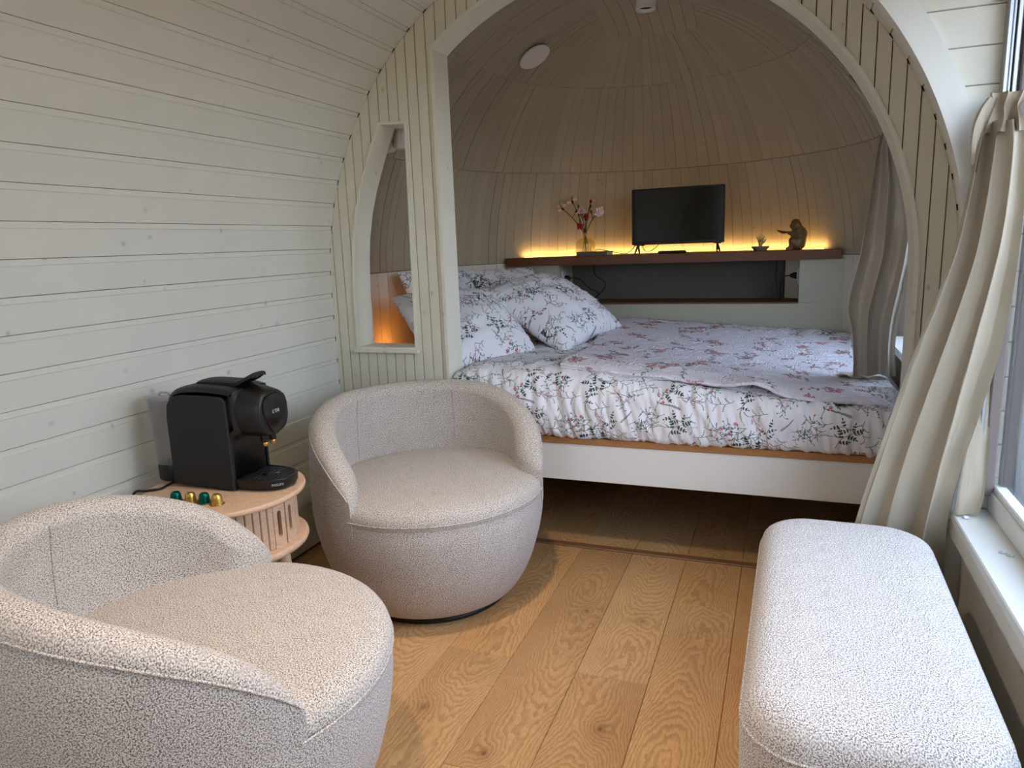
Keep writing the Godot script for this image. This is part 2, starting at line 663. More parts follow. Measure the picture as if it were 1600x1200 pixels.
func floral_tex() -> ImageTexture:
	ps = 1024
	pb = PackedByteArray()
	pb.resize(ps * ps * 3)
	for i in pb.size() / 3:
		pb[i * 3] = 234; pb[i * 3 + 1] = 233; pb[i * 3 + 2] = 237
	var r := RandomNumberGenerator.new()
	r.seed = 77
	var g := 11
	var n := 0
	for iy in g:
		for ix in g:
			var x := (ix + 0.5 * (iy % 2) + r.randf_range(0.15, 0.55)) * ps / g
			var y := (iy + r.randf_range(0.1, 0.6)) * ps / g
			var kind: int = [3, 1, 5, 0, 3, 4, 1, 2, 3, 6, 1, 5, 3, 0, 4, 1, 3][n % 17]
			sprig(kind, x, y, r.randf() * TAU, r.randf_range(0.7, 0.95), r)
			n += 1
	return tex(pb, ps, ps)

func rose_tex() -> ImageTexture:
	ps = 1024
	pb = PackedByteArray()
	pb.resize(ps * ps * 3)
	for i in pb.size() / 3:
		pb[i * 3] = 226; pb[i * 3 + 1] = 220; pb[i * 3 + 2] = 228
	var r := RandomNumberGenerator.new()
	r.seed = 5
	for k in 35:
		var x := (float(k % 5) + r.randf_range(0.0, 0.8)) * ps / 5.0
		var y := (float(k / 5) + r.randf_range(0.0, 0.8)) * ps / 7.0
		for b in r.randi_range(1, 3):
			var bx := x + r.randf_range(-48, 48)
			var by := y + r.randf_range(-30, 30)
			var R := r.randf_range(17, 34)
			for e in 3:
				leaf(bx, by, R * 1.6, 5.5, r.randf() * TAU, Color(0.5, 0.56, 0.5))
			for p in 26:
				var a := r.randf() * TAU
				var d := sqrt(r.randf()) * R
				var c := Color(0.85, 0.66, 0.70).lerp(Color(0.66, 0.36, 0.43), r.randf() * (1.1 - d / R * 0.6))
				dot(bx + cos(a) * d, by + sin(a) * d, r.randf_range(4, 9), r.randf_range(2.5, 5), a + PI / 2, c)
		var st := stem(x, y, r.randf() * TAU, 90, r.randf_range(-1, 1), 1.6, Color(0.5, 0.55, 0.5))
		for q in range(8, st.size(), 9):
			leaf(st[q][0], st[q][1], 20, 5, st[q][2] + (0.8 if q % 2 == 0 else -0.8), Color(0.48, 0.55, 0.48))
	return tex(pb, ps, ps)

func make_materials() -> void:
	make_boucle()
	mat.chair = boucle(Color(0.885, 0.87, 0.85))
	mat.bench = boucle(Color(0.92, 0.915, 0.91))
	var pt := paint_tex()
	var paint := func(c: Color, rough := 0.5) -> StandardMaterial3D:
		var m := plain(c, rough)
		m.albedo_texture = pt
		tri_tex(m, 1.7)
		m.metallic_specular = 0.4
		return m
	mat.paint = paint.call(Color(0.895, 0.885, 0.83))
	mat.paint2 = paint.call(Color(0.89, 0.86, 0.80))
	mat.plank = paint.call(Color(0.91, 0.885, 0.80))
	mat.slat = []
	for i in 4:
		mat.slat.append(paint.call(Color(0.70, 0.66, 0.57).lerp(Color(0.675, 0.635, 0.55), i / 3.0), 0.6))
	mat.backing = plain(Color(0.30, 0.25, 0.19), 0.9)
	mat.white = plain(Color(0.87, 0.87, 0.84), 0.42)
	mat.lining = paint.call(Color(0.935, 0.92, 0.855))
	mat.upright = plain(Color(0.50, 0.45, 0.43), 0.5)
	mat.oak = []
	var kn := [[[0.62, 0.3, 0.16]], [[0.4, 0.72, 0.12], [0.7, 0.16, 0.08]], [], [[0.3, 0.5, 0.18]]]
	for i in 4:
		var m := plain([Color(1, 1, 1), Color(0.93, 0.91, 0.89), Color(1.0, 0.97, 0.93), Color(0.95, 0.94, 0.93)][i], 0.42)
		m.albedo_texture = oak_tex(40 + i * 3, kn[i])
		m.metallic_specular = 0.45
		mat.oak.append(m)
	var sg := straight_tex()
	var si := sg.get_image()
	si.rotate_90(CLOCKWISE)
	var sh := ImageTexture.create_from_image(si)
	mat.threshold = plain(Color(0.64, 0.52, 0.42), 0.45)
	mat.threshold.albedo_texture = sh
	tri_tex(mat.threshold, 0.4)
	mat.slot = plain(Color(0.42, 0.25, 0.15), 0.7)
	mat.green_rim = plain(Color(0.42, 0.52, 0.44), 0.35, 0.7)
	mat.tank_dark = plain(Color(0.16, 0.10, 0.13), 0.3)
	mat.panel = plain(Color(0.69, 0.68, 0.61), 0.55)
	mat.recess = plain(Color(0.36, 0.35, 0.32), 0.7)  # panel tone darkened: the shade inside the recess is put into this colour
	mat.white_rail = plain(Color(0.90, 0.89, 0.86), 0.45)
	mat.table = plain(Color(0.94, 0.90, 0.87), 0.5)
	mat.table.albedo_texture = sg
	tri_tex(mat.table, 0.22)
	mat.table_dark = plain(Color(0.55, 0.40, 0.30), 0.7)
	mat.shelf = plain(Color(0.50, 0.355, 0.25), 0.5)
	mat.shelf.albedo_texture = sh
	tri_tex(mat.shelf, 0.35)
	mat.rail_oak = plain(Color(0.80, 0.64, 0.44), 0.5)
	mat.rail_oak.albedo_texture = sh
	tri_tex(mat.rail_oak, 0.3)
	var fl := floral_tex()
	mat.floral = plain(Color(1, 1, 1), 0.85)
	mat.floral.albedo_texture = fl
	mat.floral.uv1_scale = Vector3(1.0 / 0.54, 1.0 / 0.54, 1)
	mat.floral.metallic_specular = 0.2
	mat.floral_tri = mat.floral.duplicate()
	tri_tex(mat.floral_tri, 0.54)
	mat.quilt = plain(Color(1, 1, 1), 0.85)
	mat.quilt.albedo_texture = rose_tex()
	mat.quilt.uv1_scale = Vector3(1.0 / 0.9, 1.0 / 0.9, 1)
	mat.quilt.metallic_specular = 0.2
	var qb := PackedByteArray()
	qb.resize(512 * 512)
	var qn := noise_bytes(512, 512, 0.02, 71, FastNoiseLite.TYPE_SIMPLEX_SMOOTH, 3)
	for y in 512:
		for x in 512:
			var w := sin(TAU * (y / 512.0 * 24.0 + (qn[y * 512 + x] / 255.0 - 0.5) * 3.0))
			qb[y * 512 + x] = int(clampf(0.5 + 0.35 * absf(w) + (qn[y * 512 + x] / 255.0 - 0.5) * 0.6, 0.0, 1.0) * 255)
	mat.quilt.heightmap_enabled = true
	mat.quilt.heightmap_texture = tex(qb, 512, 512, Image.FORMAT_L8)
	mat.quilt.heightmap_scale = 0.9
	mat.curtain = plain(Color(0.67, 0.62, 0.54), 0.75)
	mat.curtain.backlight_enabled = true
	mat.curtain.backlight = Color(0.10, 0.09, 0.075)
	var cn := noise_bytes(256, 256, 0.25, 61, FastNoiseLite.TYPE_SIMPLEX_SMOOTH, 2)
	mat.curtain.heightmap_enabled = true
	mat.curtain.heightmap_texture = tex(cn, 256, 256, Image.FORMAT_L8)
	mat.curtain.heightmap_scale = 0.04
	mat.curtain.uv1_scale = Vector3(1.0 / 0.12, 1.0 / 0.12, 1)
	mat.satin = plain(Color(0.75, 0.715, 0.665), 0.36)
	mat.satin.metallic_specular = 0.7
	mat.satin.backlight_enabled = true
	mat.satin.backlight = Color(0.10, 0.09, 0.085)
	mat.lining_cloth = plain(Color(0.90, 0.91, 0.93), 0.8)
	mat.black = plain(Color(0.035, 0.035, 0.037), 0.45)
	mat.black_soft = plain(Color(0.075, 0.076, 0.08), 0.62)
	mat.black_gloss = plain(Color(0.012, 0.013, 0.018), 0.08)
	mat.cable = plain(Color(0.03, 0.03, 0.03), 0.5)
	mat.brass = plain(Color(0.83, 0.62, 0.36), 0.3, 1.0)
	mat.alu = plain(Color(0.72, 0.74, 0.77), 0.35, 0.9)
	mat.steel = plain(Color(0.7, 0.71, 0.73), 0.25, 1.0)
	mat.glass = plain(Color(0.92, 0.96, 0.97, 0.07), 0.0)
	mat.glass.transparency = BaseMaterial3D.TRANSPARENCY_ALPHA
	mat.tank = plain(Color(0.52, 0.50, 0.52, 0.30), 0.05)
	mat.tank.transparency = BaseMaterial3D.TRANSPARENCY_ALPHA
	mat.gold = plain(Color(0.80, 0.66, 0.36), 0.33, 0.9)
	mat.green = plain(Color(0.0, 0.38, 0.31), 0.33, 0.8)
	mat.lamp_white = plain(Color(0.90, 0.89, 0.87), 0.35)
	mat.socket = plain(Color(0.78, 0.78, 0.78), 0.35)

# ------------------------------------------------------------------ the egg
var arc_t := PackedFloat32Array()
var arc_s := PackedFloat32Array()
func egg_init() -> void:
	var s := 0.0
	var p := Vector2(RA, 0)
	for i in 401:
		var t := PI / 2 * i / 400.0
		var q := Vector2(RA * cos(t), RB * sin(t))
		s += p.distance_to(q)
		p = q
		arc_t.append(t)
		arc_s.append(s)

# point of the wall at height s above (along the curve) the widest line; side -1 left, 1 right; n = distance inwards
func egg(s: float, side: float, n := 0.0) -> Vector2:
	if s <= 0.0:
		return Vector2(XC + side * (RA - n), YC + s)
	var i := arc_s.bsearch(minf(s, arc_s[400] - 0.0001))
	var f := (s - arc_s[i - 1]) / (arc_s[i] - arc_s[i - 1])
	var t := lerpf(arc_t[i - 1], arc_t[i], f)
	var g := Vector2(cos(t) / RA, sin(t) / RB).normalized()
	return Vector2(XC + side * (RA * cos(t) - g.x * n), YC + RB * sin(t) - g.y * n)

func egg_x(y: float) -> float:   # half width at height y
	return RA if y <= YC else RA * sqrt(maxf(0.0, 1.0 - pow((y - YC) / RB, 2)))

const PITCH := 0.0905
func wall_board(s0: float, side: float, z0: float, z1: float, parent: Node) -> void:
	var a := egg(s0 + 0.0008, side)
	var b := egg(s0 + PITCH - 0.0008, side)
	var d := (b - a).normalized()
	var L := (b - a).length()
	var n := Vector2(-d.y, d.x) * -side * -1.0
	n = Vector2(d.y, -d.x) if side < 0.0 else Vector2(-d.y, d.x)   # inwards
	var pl := PackedVector2Array()
	for q in [[0.0, -0.011], [0.0, -0.0008], [0.0012, 0.0], [L - 0.0165, 0.0], [L - 0.0150, -0.0034], [L - 0.0008, -0.0038], [L, -0.0045], [L, -0.011]]:
		pl.append(a + d * q[0] + n * q[1])
	var mb := MB.new()
	mb.prism(pl, Vector3(0, 0, z0), Vector3.RIGHT, Vector3.UP, z1 - z0)
	put(mb, "board", mat.paint, parent)

func band(mb: MB, s0: float, s1: float, side: float, n0: float, n1: float, z0: float, z1: float, steps: int) -> void:
	for i in steps:
		var sa := lerpf(s0, s1, float(i) / steps)
		var sb := lerpf(s0, s1, float(i + 1) / steps)
		var pl := PackedVector2Array([egg(sa, side, n0), egg(sb, side, n0), egg(sb, side, n1), egg(sa, side, n1)])
		mb.prism(pl, Vector3(0, 0, z0), Vector3.RIGHT, Vector3.UP, z1 - z0, 0.0, true)

func s_at(y: float) -> float:
	if y <= YC:
		return y - YC
	var t := asin(clampf((y - YC) / RB, 0, 1))
	return arc_s[int(t / (PI / 2) * 400.0)]

func build_shell() -> void:
	egg_init()
	var wl := structure("wall_left", "cream painted curved wall of long horizontal boards behind the coffee machine")
	var ce := structure("ceiling", "cream painted boards curving overhead in the upper left of the picture")
	var wr := structure("wall_right", "short cream wall boards between the boarded partition and the white rib")
	var top := arc_s[400]
	var s := 0.0724 - PITCH * 12
	while s < top - 0.02:
		if s + PITCH > -YC:
			wall_board(s, -1.0, ZP, ZN, wl if s < 1.1 else ce)
		s += PITCH
	var sb := s_at(BAYTOP)
	s = 0.3153 - PITCH * 15
	while s < top - 0.08:
		if s + PITCH > -YC:
			wall_board(s, 1.0, ZP, ZN if s > sb else ZE, ce if s > sb else wr)
			if s <= sb:
				wall_board(s, 1.0, ZB + 0.05, ZN, wr)
		s += PITCH
	var mb := MB.new()
	band(mb, -YC, top, -1.0, -0.0112, -0.06, ZP - 0.12, ZN + 0.06, 40)
	put(mb, "backing", mat.backing, wl)
	mb = MB.new()
	band(mb, sb, top, 1.0, -0.0112, -0.06, ZP - 0.12, ZN + 0.06, 20)
	put(mb, "backing", mat.backing, ce)
	mb = MB.new()
	band(mb, -YC, sb, 1.0, -0.0112, -0.06, ZP - 0.12, ZE - 0.04, 24)
	band(mb, -YC, sb, 1.0, -0.0112, -0.06, ZB + 0.02, ZN + 0.06, 24)
	put(mb, "backing", mat.backing, wr)
	# wall behind the camera with the glazed entrance door
	var wb := structure("wall_back", "plain cream boarded wall at the near end of the cabin")
	var egg_poly := PackedVector2Array([Vector2(XC + RA + 0.05, -0.05)])
	egg_poly.append_array(ellipse_pts(RA + 0.05, RB + 0.05, 0.0, PI, 80))
	egg_poly.append(Vector2(XC - RA - 0.05, -0.05))
	var door := PackedVector2Array([Vector2(DX0, -0.1), Vector2(DX1, -0.1), Vector2(DX1, 1.86), Vector2(DX0, 1.86)])
	var x := XC - RA - 0.06
	while x < XC + RA + 0.06:
		for p in Geometry2D.intersect_polygons(PackedVector2Array([Vector2(x + 0.001, -0.05), Vector2(x + 0.099, -0.05), Vector2(x + 0.099, 2.4), Vector2(x + 0.001, 2.4)]), egg_poly):
			for q in Geometry2D.clip_polygons(p, door):
				mb = MB.new()
				mb.prism(q, Vector3(0, 0, ZN), Vector3.RIGHT, Vector3.UP, 0.06, 0.0, true)
				put(mb, "board", mat.paint, wb)
		x += 0.1
	var dr := structure("door_1", "glazed entrance door at the near end of the cabin")
	mb = MB.new()
	for e in [DX0 + 0.05, DX1 - 0.05]:
		mb.box(Vector3(e, 0.93, ZN + 0.03), Vector3(0.1, 1.86, 0.05), 0.004)
	put(mb, "stile", mat.white, dr)
	mb = MB.new()
	for e in [[0.40, 0.80], [1.81, 0.1]]:
		mb.box(Vector3((DX0 + DX1) / 2, e[0], ZN + 0.03), Vector3(DX1 - DX0 - 0.2, e[1], 0.048), 0.004)
	put(mb, "rail", mat.white, dr)
	mb = MB.new()
	mb.box(Vector3((DX0 + DX1) / 2, 1.28, ZN + 0.03), Vector3(DX1 - DX0 - 0.2, 0.97, 0.006))
	put(mb, "pane", mat.glass, dr)
	mb = MB.new()
	mb.tube(PackedVector3Array([Vector3(DX1 - 0.05, 0.98, ZN + 0.005), Vector3(DX1 - 0.05, 0.98, ZN - 0.045), Vector3(DX1 - 0.15, 0.98, ZN - 0.045)]), 0.008, 10)
	put(mb, "door_handle", mat.steel, dr)

# ------------------------------------------------------------------ partition
func ellipse_pts(a: float, b: float, t0: float, t1: float, n: int) -> PackedVector2Array:
	var out := PackedVector2Array()
	for i in n + 1:
		var t := lerpf(t0, t1, float(i) / n)
		out.append(Vector2(XC + a * cos(t), YC + b * sin(t)))
	return out

const JX := -1.24
func arch_line(grow := 0.0) -> PackedVector2Array:
	var a := 1.012 + grow
	var b := 1.086 + grow
	var out := PackedVector2Array([Vector2(XC + a, 0.0)])
	out.append_array(ellipse_pts(a, b, 0.0, acos((JX - grow - XC) / a), 64))
	out.append(Vector2(JX - grow, 0.0))
	return out

func niche_poly() -> PackedVector2Array:
	return PackedVector2Array([Vector2(-1.366, 0.778), Vector2(-1.353, 1.644), Vector2(-1.472, 1.650), Vector2(-1.503, 1.588), Vector2(-1.535, 1.512), Vector2(-1.574, 1.415), Vector2(-1.603, 1.322), Vector2(-1.623, 1.225), Vector2(-1.634, 1.125), Vector2(-1.640, 1.0), Vector2(-1.640, 0.778)])

# a strip of rectangular section along a line in the x-y plane: from offset o0 to o1 (left of travel positive), z0 to z1
func strip(mb: MB, pts: PackedVector2Array, o0: float, o1: float, z0: float, z1: float, closed := false) -> void:
	var m := pts.size()
	var off := func(i: int, o: float) -> Vector2:
		var pa := pts[(i + m - 1) % m] if (closed or i > 0) else pts[i] * 2.0 - pts[i + 1]
		var pc := pts[(i + 1) % m] if (closed or i < m - 1) else pts[i] * 2.0 - pts[i - 1]
		var e0 := (pts[i] - pa).normalized()
		var e1 := (pc - pts[i]).normalized()
		var n := Vector2(-e0.y - e1.y, e0.x + e1.x)
		return pts[i] + n * (o / maxf(0.4, n.length_squared() * 0.5))
	for i in (m if closed else m - 1):
		var i2 := (i + 1) % m
		var a0: Vector2 = off.call(i, o0)
		var a1: Vector2 = off.call(i, o1)
		var b0: Vector2 = off.call(i2, o0)
		var b1: Vector2 = off.call(i2, o1)
		var c := Vector3((a0.x + b1.x) / 2, (a0.y + b1.y) / 2, (z0 + z1) / 2)
		var v := func(p: Vector2, z: float) -> Vector3: return Vector3(p.x, p.y, z)
		for f in [[v.call(a0, z0), v.call(b0, z0), v.call(b0, z1), v.call(a0, z1)], [v.call(a1, z0), v.call(b1, z0), v.call(b1, z1), v.call(a1, z1)], [v.call(a0, z0), v.call(b0, z0), v.call(b1, z0), v.call(a1, z0)], [v.call(a0, z1), v.call(b0, z1), v.call(b1, z1), v.call(a1, z1)]]:
			mb.poly(f, c)
		if not closed and i == 0:
			mb.poly([v.call(a0, z0), v.call(a1, z0), v.call(a1, z1), v.call(a0, z1)], Vector3(b0.x, b0.y, (z0 + z1) / 2))
		if not closed and i == m - 2:
			mb.poly([v.call(b0, z0), v.call(b1, z0), v.call(b1, z1), v.call(b0, z1)], Vector3(a0.x, a0.y, (z0 + z1) / 2))

func cut(rect: PackedVector2Array) -> Array:
	var outer := PackedVector2Array([Vector2(XC + RA, 0.0)])
	outer.append_array(ellipse_pts(RA, RB, 0.0, PI, 120))
	outer.append(Vector2(XC - RA, 0.0))
	var arch := arch_line()
	for i in arch.size():
		if arch[i].y <= 0.0:
			arch[i].y = -0.2
	var left := Geometry2D.intersect_polygons(rect, outer)
	var out := []
	for p in left:
		for q in Geometry2D.clip_polygons(p, arch):
			for w in Geometry2D.clip_polygons(q, niche_poly()):
				if not Geometry2D.is_polygon_clockwise(w) and w.size() > 2:
					out.append(w)
	return out

func build_partition() -> void:
	var wp := structure("wall_partition", "partition of narrow vertical cream boards with an arched opening to the bed")
	var pw := 0.0425
	var back := MB.new()
	var x := -1.641 - pw * 4
	while x < XC + RA + 0.02:
		var r := PackedVector2Array([Vector2(x + 0.0015, -0.01), Vector2(x + pw - 0.0015, -0.01), Vector2(x + pw - 0.0015, 2.4), Vector2(x + 0.0015, 2.4)])
		for p in cut(r):
			var mb := MB.new()
			mb.prism(p, Vector3(0, 0, ZP - 0.012), Vector3.RIGHT, Vector3.UP, 0.012, 0.0012)
			put(mb, "plank", mat.plank, wp)
		r = PackedVector2Array([Vector2(x, -0.01), Vector2(x + pw, -0.01), Vector2(x + pw, 2.4), Vector2(x, 2.4)])
		for p in cut(r):
			back.prism(p, Vector3(0, 0, ZP - 0.105), Vector3.RIGHT, Vector3.UP, 0.095, 0.0, true)
		x += pw
	put(back, "backing", mat.backing, wp)
	var mb2 := MB.new()
	strip(mb2, arch_line(), 0.0, 0.014, ZP - 0.115, ZP + 0.008)
	put(mb2, "arch_lining", mat.lining, wp)
	mb2 = MB.new()
	strip(mb2, niche_poly(), -0.002, 0.008, ZP - 0.11, ZP + 0.008, true)
	put(mb2, "niche_lining", mat.lining, wp)
	mb2 = MB.new()
	mb2.box(Vector3(-1.503, 0.771, ZP - 0.045), Vector3(0.29, 0.014, 0.13), 0.002)
	put(mb2, "niche_ledge", mat.lining, wp)

# ------------------------------------------------------------------ window bay on the right
func build_bay() -> void:
	var rib := structure("trim_1", "broad white curved rib beside the window bay, right of the arch")
	var mb := MB.new()
	var pts := PackedVector2Array([Vector2(XC + RA, 0.0)])
	pts.append_array(ellipse_pts(RA, RB, 0.0, 1.0, 40))
	strip(mb, pts, -0.004, 0.058, ZE - 0.035, ZE + 0.018)
	put(mb, "rib", mat.white, rib)
	var we := structure("wall_end", "small end wall of horizontal boards between white rib and big window")
	var y := -0.06
	var outer := PackedVector2Array([Vector2(XC + RA, -0.1)])
	outer.append_array(ellipse_pts(RA, RB, 0.0, PI / 2, 80))
	outer.append(Vector2(XC - 0.5, -0.1))
	y = 1.6105 - 0.0905 * 18
	while y < BAYTOP:
		for p in Geometry2D.clip_polygons(PackedVector2Array([Vector2(0.0, y + 0.0008), Vector2(0.548, y + 0.0008), Vector2(0.548, minf(y + 0.0897, BAYTOP)), Vector2(0.0, minf(y + 0.0897, BAYTOP))]), outer):
			mb = MB.new()
			mb.prism(p, Vector3(0, 0, ZE - 0.012), Vector3.RIGHT, Vector3.UP, 0.012, 0.0022)
			put(mb, "board", mat.paint, we)
		y += 0.0905
	mb = MB.new()
	for p in Geometry2D.clip_polygons(PackedVector2Array([Vector2(0.0, -0.02), Vector2(0.58, -0.02), Vector2(0.58, BAYTOP + 0.06), Vector2(0.0, BAYTOP + 0.06)]), outer):
		mb.prism(p, Vector3(0, 0, ZE - 0.06), Vector3.RIGHT, Vector3.UP, 0.047, 0.0, true)
	put(mb, "backing", mat.backing, we)
	var wf := structure("wall_far_end", "end wall of the window bay nearer the camera")
	mb = MB.new()
	for p in Geometry2D.clip_polygons(PackedVector2Array([Vector2(0.0, -0.02), Vector2(0.58, -0.02), Vector2(0.58, BAYTOP + 0.06), Vector2(0.0, BAYTOP + 0.06)]), outer):
		mb.prism(p, Vector3(0, 0, ZB), Vector3.RIGHT, Vector3.UP, 0.05, 0.0, true)
	put(mb, "panel", mat.paint, wf)
	var cb := structure("ceiling_bay", "flat ceiling of the window bay")
	mb = MB.new()
	mb.box(Vector3(0.40, BAYTOP + 0.03, (ZE + ZB) / 2), Vector3(0.56, 0.06, ZB - ZE + 0.1), 0.003)
	put(mb, "panel", mat.paint, cb)
	# below the window
	var wa := structure("wall_apron", "low cream wall under the window sill behind the bench")
	mb = MB.new()
	mb.box(Vector3(0.505, 0.2, (ZE + ZB) / 2), Vector3(0.06, 0.41, ZB - ZE), 0.002)
	put(mb, "panel", mat.paint2, wa)
	mb = MB.new()
	mb.box(Vector3(0.458, 0.385, (ZE + ZB) / 2), Vector3(0.034, 0.05, ZB - ZE), 0.002)
	put(mb, "moulding", mat.paint2, wa)
	var bb := structure("baseboard_right", "low cream skirting board along the floor behind the bench")
	mb = MB.new()
	mb.box(Vector3(0.468, 0.045, (ZE + ZB) / 2), Vector3(0.016, 0.09, ZB - ZE), 0.003)
	put(mb, "board", mat.paint2, bb)
	var w := structure("window_1", "large window on the right with white sill and pale frame")
	mb = MB.new()
	mb.box(Vector3(0.496, 0.421, (ZE + ZB) / 2), Vector3(0.118, 0.026, ZB - ZE), 0.003)
	put(mb, "sill", mat.white, w)
	mb = MB.new()
	mb.box(Vector3(XW, 0.462, (ZE + ZB) / 2), Vector3(0.05, 0.056, ZB - ZE), 0.004)
	put(mb, "bottom_rail", mat.white, w)
	mb = MB.new()
	mb.box(Vector3(XW - 0.004, 0.498, (ZE + ZB) / 2), Vector3(0.030, 0.018, ZB - ZE), 0.003)
	put(mb, "glazing_bead", mat.white, w)
	mb = MB.new()
	mb.box(Vector3(XW, BAYTOP - 0.03, (ZE + ZB) / 2), Vector3(0.05, 0.06, ZB - ZE), 0.004)
	put(mb, "top_rail", mat.white, w)
	for zz in [ZE + 0.012, ZB - 0.03]:
		mb = MB.new()
		mb.box(Vector3(XW + 0.012, (0.48 + BAYTOP) / 2, zz), Vector3(0.03, BAYTOP - 0.48, 0.03), 0.004)
		put(mb, "upright", mat.black_soft, w)
	mb = MB.new()
	mb.box(Vector3(0.519, (0.48 + BAYTOP) / 2, ZE + 0.014), Vector3(0.026, BAYTOP - 0.48, 0.028), 0.003)
	put(mb, "side_frame", mat.upright, w)
	mb = MB.new()
	for e in [[0.474, 0.009, 0.03], [0.4835, 0.006, 0.022], [0.493, 0.009, 0.03]]:
		mb.box(Vector3(e[0], (0.44 + BAYTOP) / 2, ZE + 0.016), Vector3(e[1], BAYTOP - 0.44, e[2]), 0.0015)
	put(mb, "metal_track", mat.alu, w)
	mb = MB.new()
	mb.box(Vector3(0.4615, 1.712, ZE + 0.014), Vector3(0.022, 0.016, 0.010), 0.002)
	mb.lathe(PackedVector2Array([Vector2(0, 0.006), Vector2(0.0045, 0.005), Vector2(0.005, 0)]), 16, 0.0, TAU, Vector3(0.468, 1.712, ZE + 0.019), Basis(Vector3.RIGHT, PI / 2))
	put(mb, "catch", mat.steel, w)
	mb = MB.new()
	mb.box(Vector3(XW - 0.010, (0.49 + BAYTOP) / 2, (ZE + ZB) / 2), Vector3(0.005, BAYTOP - 0.5, ZB - ZE - 0.02))
	put(mb, "pane", mat.glass, w)

# ------------------------------------------------------------------ bed alcove
func dome(st: float, phi: float, n := 0.0) -> Vector3:   # st: metres along the plan from the partition on the left, round the dome, back on the right
	var L1 := ZP - 0.1 - ZD
	var L2 := PI * 1.108
	var c := cos(phi)
	var s := sin(phi)
	if st < L1 or st > L1 + L2:
		var g := Vector2(c / RA, s / RB).normalized()
		var sd := -1.0 if st < L1 else 1.0
		var z := ZP - 0.1 - st if st < L1 else ZD + (st - L1 - L2)
		return Vector3(XC + sd * (RA * c - g.x * n), YC + RB * s - g.y * n, z)
	var th := ((st - L1) / L2 - 0.5) * PI
	var p := Vector3(RA * c * sin(th), RB * s, -RC * c * cos(th))
	var gg := Vector3(p.x / (RA * RA), p.y / (RB * RB), p.z / (RC * RC)).normalized()
	return Vector3(XC, YC, ZD) + p - gg * n

func lift(x: float, z: float, n := 0.0) -> Vector3:   # roof of vault and dome above a plan point
	var dz := minf(0.0, z - ZD)
	var k := 1.0 - pow((x - XC) / RA, 2) - pow(dz / RC, 2)
	var p := Vector3(x - XC, RB * sqrt(maxf(k, 0.0)), dz)
	var g := Vector3(p.x / (RA * RA), p.y / (RB * RB), p.z / (RC * RC)).normalized()
	p -= g * n
	return Vector3(XC + p.x, YC + p.y, z if z > ZD else ZD + p.z)

func slat(path: Callable, nu: int, nv: int, lift0: float, lift1: float, parent: Node, m: Material, called := "slat") -> void:
	# path(u, v, n) -> point; the two long edges stand lift0 and lift1 proud
	var P := PackedVector3Array()
	for i in nu:
		var u := float(i) / (nu - 1)
		for j in nv:
			P.append(path.call(u, float(j) / (nv - 1), lerpf(lift0, lift1, u)))
	var mb := MB.new()
	mb.grid(P, nu, nv, PackedVector2Array(), true)
	for e in [0.0, 1.0]:
		var Q := PackedVector3Array()
		for j in nv:
			var v := float(j) / (nv - 1)
			Q.append(path.call(e, v, lift0 if e == 0.0 else lift1))
			Q.append(path.call(e, v, -0.006))
		mb.grid(Q, nv, 2, PackedVector2Array(), e == 1.0)
	for e in [0.0, 1.0]:
		var Q := PackedVector3Array()
		for i in nu:
			var u := float(i) / (nu - 1)
			Q.append(path.call(u, e, lerpf(lift0, lift1, u)))
			Q.append(path.call(u, e, -0.006))
		mb.grid(Q, nu, 2, PackedVector2Array(), e == 0.0)
	put(mb, called, m, parent)

